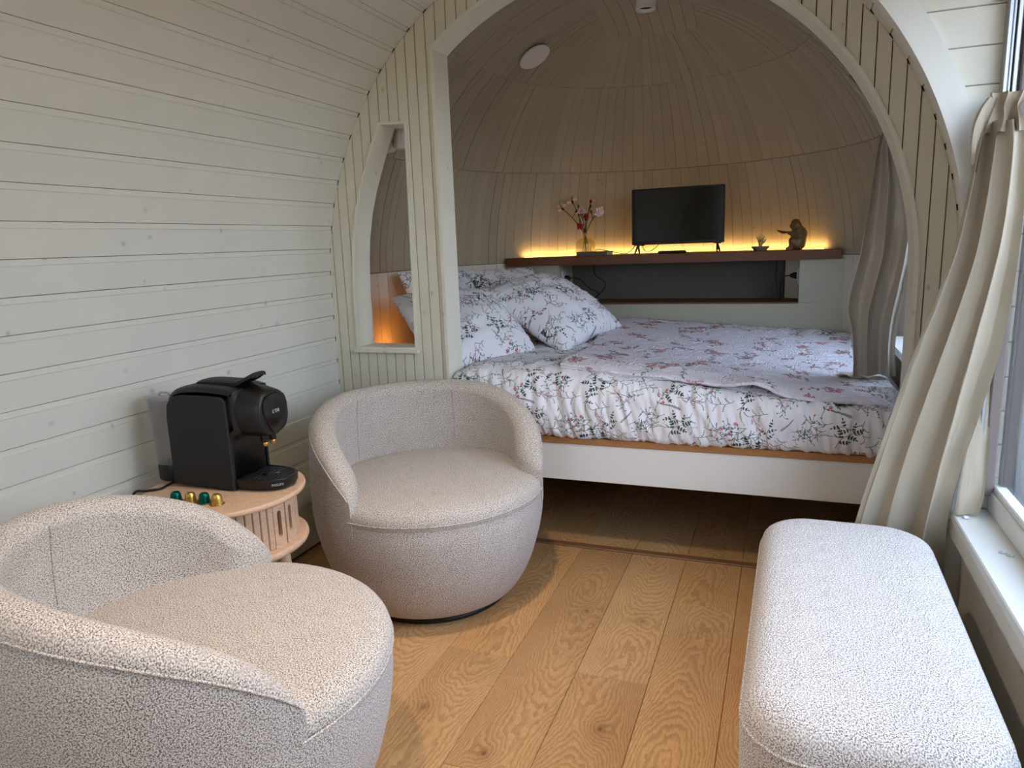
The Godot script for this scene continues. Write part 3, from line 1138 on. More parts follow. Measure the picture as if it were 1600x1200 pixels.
func build_alcove() -> void:
	var L1 := ZP - 0.1 - ZD
	var L2 := PI * 1.108
	var LT := 2.0 * L1 + L2
	var stw0 := LT - (ZA0 * -1.0 - (ZP - 0.1) * -1.0)   # window opening in metres along the plan (right side)
	var stw1 := L1 + L2 - (-(ZA1 - ZD))
	var yphi := func(y: float) -> float: return asin((y - YC) / RB)
	var ph := [yphi.call(1.07), yphi.call(1.565), yphi.call(1.965)]
	var wall := structure("wall_alcove", "domed alcove wall of thin upright cream slats behind the television")
	var r := RandomNumberGenerator.new()
	r.seed = 8
	# wainscot: wider upright boards up to the shelf
	var n0 := int(LT / 0.088)
	for i in n0:
		var a := LT * i / n0
		var b := LT * (i + 1) / n0
		var mid := (a + b) / 2
		var top := 1.068
		if mid > stw1 and mid < stw0:
			top = YA0
		var f := func(u: float, v: float, n: float) -> Vector3:
			var p := dome(lerpf(a + 0.001, b - 0.001, u), 0.0, n)
			return Vector3(p.x, lerpf(0.30, top, v), p.z)
		if mid > L1 + L2 * 0.32 and mid < L1 + L2 * 0.68:
			continue
		slat(f, 3, 2, 0.001, 0.001, wall, mat.paint2, "board")
	var counts := [0.056, 0.053]
	for t in 2:
		var pm: float = (ph[t] + ph[t + 1]) / 2
		var per := 2 * L1 + L2 * cos(pm)
		var n := int(per / counts[t])
		# stations spaced evenly in real width on barrel and dome
		var nb := int(roundf(L1 / counts[t]))
		var nd := int(roundf(L2 * cos(pm) / counts[t]))
		var edges := []
		for i in nb:
			edges.append(L1 * i / nb)
		for i in nd:
			edges.append(L1 + L2 * i / nd)
		for i in nb + 1:
			edges.append(L1 + L2 + L1 * i / nb)
		for i in edges.size() - 1:
			var a: float = edges[i]
			var b: float = edges[i + 1]
			var p0: float = ph[t]
			var p1: float = ph[t + 1]
			var mid := (a + b) / 2
			if mid > stw1 and mid < stw0:
				if t == 0: continue
				p0 = yphi.call(YA1)
			var f := func(u: float, v: float, nn: float) -> Vector3:
				return dome(lerpf(a + 0.0007, b - 0.0007, u), lerpf(p0 + 0.001, p1 - 0.001, v), nn)
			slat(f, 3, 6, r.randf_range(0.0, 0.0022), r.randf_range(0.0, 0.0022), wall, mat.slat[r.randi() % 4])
	# crown: from the upper seam to the roof strip
	var ce := structure("ceiling_alcove", "alcove roof of thin slats running up to a flat middle strip")
	var hw := 0.205
	var zend := -3.66
	var target := func(st: float) -> Vector2:
		if st < L1:
			return Vector2(XC - hw, ZP - 0.1 - st)
		if st > L1 + L2:
			return Vector2(XC + hw, ZD + (st - L1 - L2))
		var k := ((st - L1) / L2 - 0.5) * 2.0
		var aa := absf(k)
		if aa > 0.35:
			return Vector2(XC + signf(k) * (hw - 0.02), lerpf(zend, ZD, (aa - 0.35) / 0.65))
		return Vector2(XC + (hw - 0.02) * k / 0.35, zend)
	var nb2 := 13
	var nd2 := 42
	var ed := []
	for i in nb2:
		ed.append(L1 * i / nb2)
	for i in nd2:
		ed.append(L1 + L2 * i / nd2)
	for i in nb2 + 1:
		ed.append(L1 + L2 + L1 * i / nb2)
	for i in ed.size() - 1:
		var a: float = ed[i]
		var b: float = ed[i + 1]
		var f := func(u: float, v: float, nn: float) -> Vector3:
			var st := lerpf(a + 0.0007, b - 0.0007, u)
			var p := dome(st, ph[2])
			var g: Vector2 = target.call(st)
			if st < L1 or st > L1 + L2:
				# along the vault in even steps of angle
				var p1 := acos(hw / RA)
				return dome(st, lerpf(ph[2], p1, v), nn)
			var q := Vector2(p.x, p.z).lerp(g, v)
			return lift(q.x, q.y, nn)
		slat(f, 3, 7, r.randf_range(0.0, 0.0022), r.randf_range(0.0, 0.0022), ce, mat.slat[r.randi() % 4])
	for i in 8:
		var x0 := XC - hw - 0.004 + (hw * 2 + 0.008) * i / 8.0
		var x1 := XC - hw - 0.004 + (hw * 2 + 0.008) * (i + 1) / 8.0
		var ze := zend - 0.045 + 0.03 * absf(i - 3.5) / 3.5
		var f := func(u: float, v: float, nn: float) -> Vector3:
			return lift(lerpf(x0 + 0.0008, x1 - 0.0008, u), lerpf(ZP - 0.1, ze, v), nn + 0.004)
		slat(f, 2, 14, 0.0, 0.0, ce, mat.slat[i % 2], "strip_plank")
	# the closed outer skin
	var mb := MB.new()
	var patch := func(s0: float, s1: float, p0: float, p1: float, nu: int, nv: int) -> void:
		var P := PackedVector3Array()
		for i in nu + 1:
			for j in nv + 1:
				P.append(dome(lerpf(s0, s1, float(i) / nu), lerpf(p0, p1, float(j) / nv), -0.008))
		mb.grid(P, nu + 1, nv + 1, PackedVector2Array(), true)
	var low := func(s0: float, s1: float, y0: float, y1: float, nu: int) -> void:
		var P := PackedVector3Array()
		for i in nu + 1:
			var p := dome(lerpf(s0, s1, float(i) / nu), 0.0, -0.008)
			P.append(Vector3(p.x, y0, p.z))
			P.append(Vector3(p.x, y1, p.z))
		mb.grid(P, nu + 1, 2, PackedVector2Array(), true)
	var e := 0.02
	var fa: float = yphi.call(YA1)
	patch.call(-e, stw1, 0.0, PI / 2, 60, 24)
	patch.call(stw1, stw0, fa, PI / 2, 10, 16)
	patch.call(stw0, LT + e, 0.0, PI / 2, 8, 24)
	low.call(-e, stw1, -0.02, YC, 60)
	low.call(stw1, stw0, -0.02, YA0, 10)
	low.call(stw0, LT + e, -0.02, YC, 8)
	put(mb, "skin", mat.backing, wall)
	# small window in the alcove: boarded reveals, sill, frame, pane
	var wr := structure("wall_reveal", "boarded far side of the small window recess above the bed")
	var y := YA0
	var prof := PackedVector2Array([Vector2(XC, -0.1)])
	while y < YA1 - 0.01:
		var y1 := minf(y + 0.088, YA1)
		var xa := XC + egg_x(y1) - 0.014
		var shell := PackedVector2Array([Vector2(XC + RA * 0.992, -0.1)])
		shell.append_array(ellipse_pts(RA * 0.992, RB * 0.992, 0.0, PI / 2, 80))
		shell.append(Vector2(XC - 0.5, -0.1))
		for p in Geometry2D.clip_polygons(PackedVector2Array([Vector2(xa - 0.1, y + 0.001), Vector2(0.60, y + 0.001), Vector2(0.60, y1 - 0.001), Vector2(xa - 0.1, y1 - 0.001)]), shell):
			mb = MB.new()
			mb.prism(p, Vector3(0, 0, ZA1 - 0.012), Vector3.RIGHT, Vector3.UP, 0.012, 0.0015)
			put(mb, "board", mat.paint2, wr)
		y += 0.088
	mb = MB.new()
	var outer := PackedVector2Array([Vector2(XC + RA, -0.1)])
	outer.append_array(ellipse_pts(RA, RB, 0.0, PI / 2, 80))
	outer.append(Vector2(XC - 0.5, -0.1))
	for zz in [ZA1 - 0.047, ZA0]:
		for p in Geometry2D.clip_polygons(PackedVector2Array([Vector2(0.0, YA0 - 0.05), Vector2(0.62, YA0 - 0.05), Vector2(0.62, YA1 + 0.05), Vector2(0.0, YA1 + 0.05)]), outer):
			mb.prism(p, Vector3(0, 0, zz), Vector3.RIGHT, Vector3.UP, 0.034, 0.0, true)
	mb.box(Vector3(0.42, YA1 + 0.03, (ZA0 + ZA1) / 2), Vector3(0.40, 0.05, ZA0 - ZA1 + 0.08))
	put(mb, "casing", mat.paint2, wr)
	var w := structure("window_2", "small window beside the bed, mostly behind the satin curtain")
	mb = MB.new()
	mb.box(Vector3(0.50, YA0 - 0.01, (ZA0 + ZA1) / 2), Vector3(0.19, 0.028, ZA0 - ZA1), 0.003)
	put(mb, "sill", mat.white, w)
	mb = MB.new()
	for q in [[YA0 + 0.02, 0.05], [YA1 - 0.02, 0.05]]:
		mb.box(Vector3(0.585, q[0], (ZA0 + ZA1) / 2), Vector3(0.04, q[1], ZA0 - ZA1), 0.003)
	for zz in [ZA0 - 0.02, ZA1 + 0.02]:
		mb.box(Vector3(0.585, (YA0 + YA1) / 2, zz), Vector3(0.04, YA1 - YA0, 0.05), 0.003)
	put(mb, "frame", mat.black_soft, w)
	mb = MB.new()
	mb.box(Vector3(0.59, (YA0 + YA1) / 2, (ZA0 + ZA1) / 2), Vector3(0.005, YA1 - YA0, ZA0 - ZA1))
	put(mb, "pane", mat.glass, w)

# ------------------------------------------------------------------ floor
func build_floor() -> void:
	var fl := structure("floor", "wide oak laminate planks running from the camera towards the bed")
	var w := 0.1985
	var x := -0.1118 - w * 9
	# known end joints: plank row -> z of one joint
	var ends := {-1: -2.217, -2: -1.763 + 0.02, -3: -1.303, -4: -1.754, -5: -2.0}
	var r := RandomNumberGenerator.new()
	r.seed = 6
	var row := -9
	while x < 0.52:
		var z: float = ends.get(row, r.randf_range(-2.4, -1.3))
		while z < ZN:
			z += 1.285
		while z > -4.45:
			var z0 := maxf(z - 1.285, -4.45)
			var z1 := minf(z, ZN)
			if z1 > z0:
				# the threshold strip cuts the rows
				for seg in [[z0, minf(z1, -2.585)], [maxf(z0, -2.549), z1]]:
					if seg[1] - seg[0] > 0.02:
						var mb := MB.new()
						var xa := x + 0.0005
						var xb := x + w - 0.0005
						var za: float = seg[0] + 0.0005
						var zb: float = seg[1] - 0.0005
						var c := 0.0012
						var uo := float(r.randi() % 2)
						var vo := r.randf()
						if row >= -5:
							vo = 0.13 * (row + 9)
						var uv := func(px: float, pz: float) -> Vector2:
							var u := (px - x) / w
							return Vector2(u if uo == 0.0 else 1.0 - u, pz / 1.285 + vo)
						var T := [Vector3(xa + c, 0, zb - c), Vector3(xb - c, 0, zb - c), Vector3(xb - c, 0, za + c), Vector3(xa + c, 0, za + c)]
						var B := [Vector3(xa, -0.0016, zb), Vector3(xb, -0.0016, zb), Vector3(xb, -0.0016, za), Vector3(xa, -0.0016, za)]
						mb.quad_uv(T[0], T[1], T[2], T[3], uv.call(T[0].x, T[0].z), uv.call(T[1].x, T[1].z), uv.call(T[2].x, T[2].z), uv.call(T[3].x, T[3].z))
						for i in 4:
							var k := (i + 1) % 4
							mb.quad_uv(B[i], B[k], T[k], T[i], uv.call(B[i].x, B[i].z), uv.call(B[k].x, B[k].z), uv.call(T[k].x, T[k].z), uv.call(T[i].x, T[i].z))
							mb.quad_uv(B[i] - Vector3(0, 0.006, 0), B[k] - Vector3(0, 0.006, 0), B[k], B[i], uv.call(B[i].x, B[i].z), uv.call(B[k].x, B[k].z), uv.call(B[k].x, B[k].z), uv.call(B[i].x, B[i].z))
						put(mb, "plank", mat.oak[posmod(row * 3 + int(roundf(z * 1.3)), 4)], fl)
			z -= 1.285
		x += w
		row += 1
	var mb2 := MB.new()
	mb2.box(Vector3(-0.6, -0.04, -1.7), Vector3(2.6, 0.064, 5.9))
	put(mb2, "subfloor", mat.backing, fl)
	var th := structure("trim_2", "flat wooden threshold strip across the floor below the bed")
	mb2 = MB.new()
	mb2.box(Vector3(-0.6, 0.0015, -2.567), Vector3(2.2, 0.007, 0.036), 0.0025)
	put(mb2, "strip", mat.threshold, th)

# ------------------------------------------------------------------ outside the window
func build_outside() -> void:
	var g := structure("ground", "pale paving outside the window")
	var pm := [plain(Color(0.32, 0.285, 0.27), 0.9), plain(Color(0.29, 0.265, 0.25), 0.9), plain(Color(0.35, 0.32, 0.30), 0.9)]
	for i in 4:
		for j in 16:
			var mb := MB.new()
			mb.box(Vector3(0.95 + i * 0.5, -0.27, -1.0 - j * 0.5), Vector3(0.492, 0.05, 0.492), 0.006)
			put(mb, "paving_slab", pm[(i * 5 + j * 3 + i * j) % 3], g)
	var mg := MB.new()
	mg.box(Vector3(4.7, -0.34, -4.0), Vector3(8.0, 0.1, 24.0))
	put(mg, "soil", plain(Color(0.30, 0.30, 0.26), 0.95), g)
	var cv := thing("draped_stand_in", "added draped shape outside, standing in for bluish reflections at the window edge", "cover", Vector3(1.20, -0.245, -4.5))  # added shape standing in for folded bluish reflections in the glass
	var P := PackedVector3Array()
	var pr := [[1.0, 0.0], [0.97, 0.25], [0.93, 0.6], [0.90, 0.95], [0.86, 1.15], [0.74, 1.24], [0.4, 1.27], [0.0, 1.28]]
	for i in 121:
		var a := TAU * i / 120.0
		for q in pr:
			var ca := cos(a)
			var sa := sin(a)
			var k := pow(pow(absf(ca), 4.0) + pow(absf(sa), 4.0), -0.25)
			var fold: float = 1.0 + 0.045 * sin(a * 13.0 + q[1] * 1.5) * (1.0 - q[1] * 0.6) * (1.0 if q[1] < 1.2 else 0.0)
			P.append(Vector3(sa * k * 0.30 * q[0] * fold, q[1], ca * k * 0.34 * q[0] * fold))
	mg = MB.new()
	mg.grid(P, 121, pr.size(), PackedVector2Array(), false, true)
	put(mg, "cloth", plain(Color(0.33, 0.38, 0.42), 0.8), cv)
	var fe := thing("added_fence", "weathered board fence added outside the window to block low sky light", "fence", Vector3(3.6, -0.3, 0))  # added out of view to hold back low sky light
	var fm := plain(Color(0.38, 0.35, 0.31), 0.9)
	for i in 52:
		var mb := MB.new()
		mb.box(Vector3(0, 0.75, -9.0 + i * 0.25), Vector3(0.024, 1.5, 0.236), 0.003)
		put(mb, "board", fm, fe)
	for i in 2:
		var mb := MB.new()
		mb.box(Vector3(0.04, 0.35 + i * 0.75, -2.6), Vector3(0.05, 0.09, 13.0), 0.004)
		put(mb, "rail", fm, fe)

# ------------------------------------------------------------------ lamps of the room
func spot_body(parent: Node, r: float, h: float, lens: float) -> void:   # cylinder hanging from y = 0 downwards
	var mb := MB.new()
	mb.lathe(PackedVector2Array([Vector2(r * 0.72, -h + 0.012), Vector2(r * 0.86, -h + 0.002), Vector2(r * 0.93, -h), Vector2(r, -h + 0.004), Vector2(r, -0.002), Vector2(r - 0.002, 0.0)]), 40)
	put(mb, "housing", mat.lamp_white, parent)
	mb = MB.new()
	mb.lathe(PackedVector2Array([Vector2(0, -h + 0.02), Vector2(r * 0.5, -h + 0.014), Vector2(r * 0.72, -h + 0.012)]), 32)
	put(mb, "reflector", mat.black_soft if lens == 0.0 else mat.bulb, parent)

func build_room_lamps() -> void:
	mat.bulb = plain(Color(1, 0.9, 0.75), 0.4)
	mat.bulb.emission_enabled = true
	mat.bulb.emission = Color(1.0, 0.82, 0.58)
	mat.bulb.emission_energy_multiplier = 3.0
	var i := 0
	for z in [-1.5, -0.6]:
		var t := thing("ceiling_spotlight", ["white cylinder spotlight on the ceiling above the armchairs", "white cylinder spotlight on the ceiling nearest the camera"][i], "spotlight", Vector3(XC - 0.02, YC + RB - 0.006, z), 0.0, "ceiling spotlights")
		spot_body(t, 0.042, 0.11, 1.0)
		var l := SpotLight3D.new()
		l.name = "spot_beam"
		l.position = Vector3(0, -0.125, 0)
		l.rotation.x = -PI / 2
		l.spot_angle = 46
		l.spot_angle_attenuation = 1.0
		l.spot_range = 8.0
		l.spot_attenuation = 2.0
		l.light_color = Color(1.0, 0.91, 0.82)
		l.light_energy = 1.4
		l.light_size = 0.03
		l.shadow_enabled = true
		t.add_child(l)
		i += 1

# ------------------------------------------------------------------ bed
var wr_noise := FastNoiseLite.new()
func duv_y(x: float, z: float) -> float:
	var f := minf(0.718, 0.716 - 0.098 * (x + 0.74))
	f = minf(f, 0.70 + 0.2 * maxf(0.0, x + 1.2))
	var b := 0.742 - 0.06 * (x + 0.55)
	var t := clampf((-z - 2.62) / 1.3, 0.0, 1.0)
	return lerpf(f, b, t) - 0.03 * sin(PI * t) * 0.6

func build_bed() -> void:
	wr_noise.seed = 15
	wr_noise.frequency = 1.0
	wr_noise.noise_type = FastNoiseLite.TYPE_SIMPLEX_SMOOTH
	var bed := thing("bed", "built-in white bed frame with an oak edge across the arch", "bed")
	var mb := MB.new()
	mb.box(Vector3(-0.428, 0.36, ZP - 0.006), Vector3(1.588, 0.144, 0.026), 0.002)
	put(mb, "rail", mat.white_rail, bed)
	mb = MB.new()
	mb.box(Vector3(-0.428, 0.4445, ZP - 0.012), Vector3(1.588, 0.025, 0.05), 0.002)
	put(mb, "oak_edge", mat.rail_oak, bed)
	mb = MB.new()
	mb.box(Vector3(-0.62, 0.425, -3.23), Vector3(2.1, 0.03, 1.38))
	put(mb, "platform", mat.shelf, bed)
	for x in [-1.5, -0.6, 0.3]:
		mb = MB.new()
		mb.box(Vector3(x, 0.205, -3.85), Vector3(0.07, 0.41, 0.07), 0.003)
		put(mb, "leg", mat.backing, bed)
	mb = MB.new()
	mb.box(Vector3(-0.60, 0.545, -3.29), Vector3(2.02, 0.208, 1.24), 0.05)
	tag(put(mb, "mattress", mat.floral_tri), "mattress in floral sheet under the flowered duvet and pillows", "mattress")
	# duvet
	var P := PackedVector3Array()
	var uv := PackedVector2Array()
	var nx := 270
	var prof := []
	var ns := 76
	var x0 := -1.218
	var x1 := 0.362
	for i in nx:
		var x := lerpf(x0, x1, float(i) / (nx - 1))
		var yt := duv_y(x, -2.62)
		var c := Curve3D.new()
		var pts := [Vector3(0, 0.4585, -2.56), Vector3(0, 0.460, -2.515), Vector3(0, 0.482, -2.489), Vector3(0, 0.54, -2.480), Vector3(0, 0.60, -2.487), Vector3(0, lerpf(0.6, yt, 0.66), -2.512), Vector3(0, yt - 0.012, -2.56), Vector3(0, yt, -2.63)]
		var run := 0.0
		var line := arc_pts(pts, 5)
		var full := []
		for q in line:
			full.append(q)
		for k in range(1, 36):
			var z := lerpf(-2.63, -3.925, k / 35.0)
			full.append(Vector3(0, duv_y(x, z), z))
		full.append(Vector3(0, duv_y(x, -3.925) - 0.03, -3.938))
		full.append(Vector3(0, 0.56, -3.938))
		ns = full.size()
		for j in ns:
			var q: Vector3 = full[j]
			if j > 0:
				run += q.distance_to(full[j - 1])
			var nrm := Vector3(0, 1, 0)
			if j < ns - 1 and j > 0:
				var d: Vector3 = (full[j + 1] - full[j - 1]).normalized()
				nrm = Vector3(0, -d.z, d.y)
			var front := clampf(1.0 - (run - 0.22) / 0.14, 0.0, 1.0)
			var g := wr_noise.get_noise_2d(x * 13.0 + run * 3.0, run * 3.0)
			var g2 := wr_noise.get_noise_2d(x * 26.0 + 40.0 + run * 5.0, run * 6.0)
			var h := front * (0.019 * (0.8 - absf(g) * 2.2) + 0.007 * g2 + 0.012 * wr_noise.get_noise_2d(x * 4.0 + 70.0, run * 4.0))
			var top := 1.0 - front
			h += top * (0.010 * wr_noise.get_noise_2d(x * 7.0, q.z * 9.0) + 0.005 * wr_noise.get_noise_2d(x * 19.0 + 9.0, q.z * 22.0))
			if run < 0.13:
				h *= 0.15 + 0.85 * run / 0.13
			var side := minf(i, nx - 1 - i) / 6.0
			if side < 1.0:
				h -= 0.012 * (1.0 - side)
			P.append(Vector3(x, q.y, q.z) + nrm * h)
			uv.append(Vector2(x, 3.0 - run))
	mb = MB.new()
	mb.grid(P, nx, ns, uv)
	tag(put(mb, "duvet", mat.floral), "puffy white duvet printed with green sprigs and pink flowers", "duvet")
	# quilt folded on top
	var q := thing("quilt", "thin white quilt with pink roses folded on top of the duvet", "quilt")
	for lay in 2:
		var nu := 90
		var nv := 90
		P = PackedVector3Array()
		uv = PackedVector2Array()
		for i in nu:
			for j in nv:
				var u := float(i) / (nu - 1)
				var v := float(j) / (nv - 1)
				var a := Vector2(-0.785, -2.575).lerp(Vector2(0.285 if lay == 1 else 0.335, -2.515 if lay == 1 else -2.56), u)
				var b := Vector2(-0.80, -3.78).lerp(Vector2(0.285 if lay == 1 else 0.335, -3.66), u)
				var p := a.lerp(b, v)
				p.x += 0.018 * sin(v * 7.0) * (1.0 - u) - 0.012 * sin(v * 9.0 + 1.0) * u
				p.y += 0.014 * sin(u * 11.0) * (1.0 - v)
				var y := duv_y(p.x, p.y) + 0.004 + 0.010 * (lay + 1)
				if v < 0.1:
					y -= 0.02 * pow(1.0 - v / 0.1, 2) - 0.030 * exp(-pow((u - 0.66) / 0.06, 2)) * (1.0 - v / 0.1) * lay - 0.006
				y += 0.006 * wr_noise.get_noise_2d(p.x * 9.0 + 3.0, p.y * 9.0) + 0.0035 * sin(p.y * 190.0 + 2.5 * wr_noise.get_noise_2d(p.x * 12.0, p.y * 12.0)) * 0.55
				P.append(Vector3(p.x, y, p.y))
				uv.append(Vector2(p.x, -p.y))
		mb = MB.new()
		mb.grid(P, nu, nv, uv)
		# rolled edge all round
		var rim := PackedVector3Array()
		for i in nu: rim.append(P[i * nv])
		for j in nv: rim.append(P[(nu - 1) * nv + j])
		for i in range(nu - 1, -1, -1): rim.append(P[i * nv + nv - 1])
		for j in range(nv - 1, -1, -1): rim.append(P[j])
		var R := PackedVector3Array()
		for e in rim: R.append(e - Vector3(0, 0.0055, 0))
		var cl := PackedVector3Array()
		for k in R.size():
			if cl.is_empty() or cl[cl.size() - 1].distance_to(R[k]) > 0.004:
				cl.append(R[k])
		mb.tube(cl, 0.0062, 8)
		put(mb, "folded_layer" if lay == 0 else "top_layer", mat.quilt, q)
	# pillows
	pillow("floral pillow at the left front of the pile beside the arch post", Vector3(-1.300, 0.830, -2.865), Vector3(0.62, 0.0, -0.78), Vector3(-0.36, 0.28, -0.16), 0.53, 0.50, 0.20, 1)
	pillow("floral pillow lying in front, its lower corner on the pink rose quilt", Vector3(-1.035, 0.872, -3.285), Vector3(0.13, 0.06, -0.54), Vector3(-0.425, 0.262, -0.15), 0.56, 0.52, 0.21, 2)
	pillow("floral pillow at the back of the pile against the left alcove wall", Vector3(-1.545, 0.885, -3.22), Vector3(0.08, 0.0, -0.5), Vector3(-0.16, 0.30, 0.0), 0.54, 0.42, 0.16, 3)
	pillow("floral pillow at the back of the pile under the left shelf end", Vector3(-1.355, 0.885, -3.64), Vector3(0.24, 0.0, -0.42), Vector3(-0.22, 0.30, -0.10), 0.46, 0.42, 0.15, 4)

func pillow(label: String, c: Vector3, ux: Vector3, uy: Vector3, w: float, h: float, t: float, sd: int) -> void:
	ux = ux.normalized()
	uy = (uy - ux * uy.dot(ux)).normalized()
	var uz := ux.cross(uy)
	if uz.y < 0.0:
		uz = -uz
	var n := 46
	var mb := MB.new()
	for side in [1.0, -1.0]:
		var P := PackedVector3Array()
		var uv := PackedVector2Array()
		for i in n:
			for j in n:
				var u := sin((float(i) / (n - 1) - 0.5) * PI)
				var v := sin((float(j) / (n - 1) - 0.5) * PI)
				var x := w * 0.5 * u * (1.0 - 0.07 * (1.0 - v * v))
				var y := h * 0.5 * v * (1.0 - 0.07 * (1.0 - u * u))
				var k := maxf(0.0, (1.0 - u * u) * (1.0 - v * v))
				var z: float = side * t * 0.5 * pow(k, 0.42)
				var edge := pow(1.0 - k, 2.0) * sqrt(k)
				z += side * edge * 0.03 * wr_noise.get_noise_3d(u * 4.0 + sd * 9.0, v * 4.0, side)
				z += 0.018 * sqrt(k) * wr_noise.get_noise_2d(x * 11.0 + sd * 5.0, y * 11.0) + 0.006 * pow(k, 0.25) * (1.0 - 2.0 * absf(wr_noise.get_noise_2d(x * 17.0 + y * 9.0, y * 21.0 + sd * 3.0)))
				z -= 0.02 * (v * v + u * u) * (0.5 if sd < 3 else 0.2)
				P.append(ux * x + uy * y + uz * z)
				uv.append(Vector2(x * 1.0 + sd * 0.37, y + sd * 0.21 + side))
		mb.grid(P, n, n, uv, side < 0.0)
	var o := put(mb, "pillow", mat.floral)
	o.position = c
	tag(o, label, "pillow", "floral pillows on the bed")

# ------------------------------------------------------------------ shelf, panel under it
const SY := 1.097
func build_shelf() -> void:
	var sh := thing("wall_shelf", "dark oak shelf across the alcove carrying the television", "shelf")
	var pl := PackedVector2Array()
	for i in 41:
		var th := lerpf(-0.975, 0.975, i / 40.0)
		# plan of the dome at the shelf: x, -z
		pl.append(Vector2(XC + (RA - 0.012) * sin(th), -ZD + (RC - 0.012) * cos(th)))
	var pp := PackedVector2Array([Vector2(pl[0].x, 3.92)])
	for i in 41:
		if pl[i].y > 3.92:
			pp.append(pl[i])
	pp.append(Vector2(pl[40].x, 3.92))
	pp[0].x = pp[1].x
	pp[pp.size() - 1].x = pp[pp.size() - 2].x
	var mb := MB.new()
	mb.prism(pp, Vector3(0, SY - 0.048, 0), Vector3.RIGHT, Vector3(0, 0, -1), 0.048, 0.0015, true)
	put(mb, "board", mat.shelf, sh)
	var wp := structure("wall_under_shelf", "grey white panel under the shelf with a long dark recess")
	mb = MB.new()
	var z0 := -3.945
	mb.box(Vector3(-1.40, 0.94, z0 - 0.15), Vector3(0.39, 0.218, 0.30))
	mb.box(Vector3(0.21, 0.94, z0 - 0.15), Vector3(0.29, 0.218, 0.30))
	mb.box(Vector3(-0.63, 0.62, z0 - 0.15), Vector3(1.97, 0.42, 0.30))
	put(mb, "panel", mat.panel, wp)
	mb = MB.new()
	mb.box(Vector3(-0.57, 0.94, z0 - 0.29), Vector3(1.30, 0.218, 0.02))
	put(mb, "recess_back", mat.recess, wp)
	mb = MB.new()
	mb.box(Vector3(-0.57, 0.833, z0 - 0.132), Vector3(1.268, 0.008, 0.28), 0.001)
	put(mb, "recess_ledge", mat.shelf, wp)
	# LED strip along the back edge
	var led := thing("led_strip", "glowing warm led strip along the back of the shelf", "light strip")
	var L1 := ZP - 0.1 - ZD
	var L2 := PI * 1.108
	var pts := PackedVector3Array()
	var a := L1 + L2 * 0.235
	var b := L1 + L2 * 0.765
	for i in 61:
		var p := dome(lerpf(a, b, i / 60.0), 0.05, 0.028)
		pts.append(Vector3(p.x, SY + 0.004, p.z))
	mb = MB.new()
	mb.tube(pts, 0.004, 6)
	var lm := plain(Color(1, 0.9, 0.7), 0.5)
	lm.emission_enabled = true
	lm.emission = Color(1.0, 0.72, 0.30)
	lm.emission_energy_multiplier = 6.0
	put(mb, "led_tape", lm, led)
	for i in 16:
		var t := (i + 0.5) / 16.0
		var p := dome(lerpf(a, b, t), 0.05, 0.028)
		var p0 := dome(lerpf(a, b, t - 0.02), 0.05, 0.028)
		var p1 := dome(lerpf(a, b, t + 0.02), 0.05, 0.028)
		var along := Vector3(p1.x - p0.x, 0, p1.z - p0.z).normalized()
		var l := AreaLight3D.new()
		l.name = "led_light"
		var up := Vector3.UP * 0.9 + along.cross(Vector3.UP) * 0.0
		var outw := Vector3(p.x - XC, 0, p.z - ZD).normalized()
		up = (Vector3.UP * 0.8 + outw * 0.6).normalized()
		var zb := -up
		l.basis = Basis(along, zb.cross(along).normalized(), zb)
		l.position = Vector3(p.x, SY + 0.010, p.z)
		l.area_size = Vector2(0.118, 0.008)
		l.light_color = Color(1.0, 0.78, 0.47)
		l.light_energy = 0.011
		l.area_range = 3.0
		l.shadow_enabled = true
		led.add_child(l, true)

func socket(label: String, at: Vector3, turn: float) -> void:
	var t := thing("wall_socket", label, "socket", at, turn, "sockets in the recess")
	var mb := MB.new()
	mb.box(Vector3(0, 0, 0.004), Vector3(0.07, 0.088, 0.009), 0.0025)
	put(mb, "plate", mat.socket, t)
	mb = MB.new()
	mb.box(Vector3(0, 0, 0.0095), Vector3(0.044, 0.05, 0.003), 0.001)
	put(mb, "insert", mat.white, t)
	mb = MB.new()
	mb.lathe(PackedVector2Array([Vector2(0, 0.034), Vector2(0.008, 0.032), Vector2(0.014, 0.02), Vector2(0.017, 0.008), Vector2(0.017, 0.0)]), 16, 0.0, TAU, Vector3(0, 0, 0.011), Basis(Vector3.RIGHT, PI / 2))
	put(mb, "plug", mat.cable, t)

func cord(label: String, pts: Array, r: float, group := "black power cords at the shelf") -> void:
	var mb := MB.new()
	mb.tube(arc_pts(pts, 8), r, 8)
	tag(put(mb, "power_cord", mat.cable), label, "cord", group)

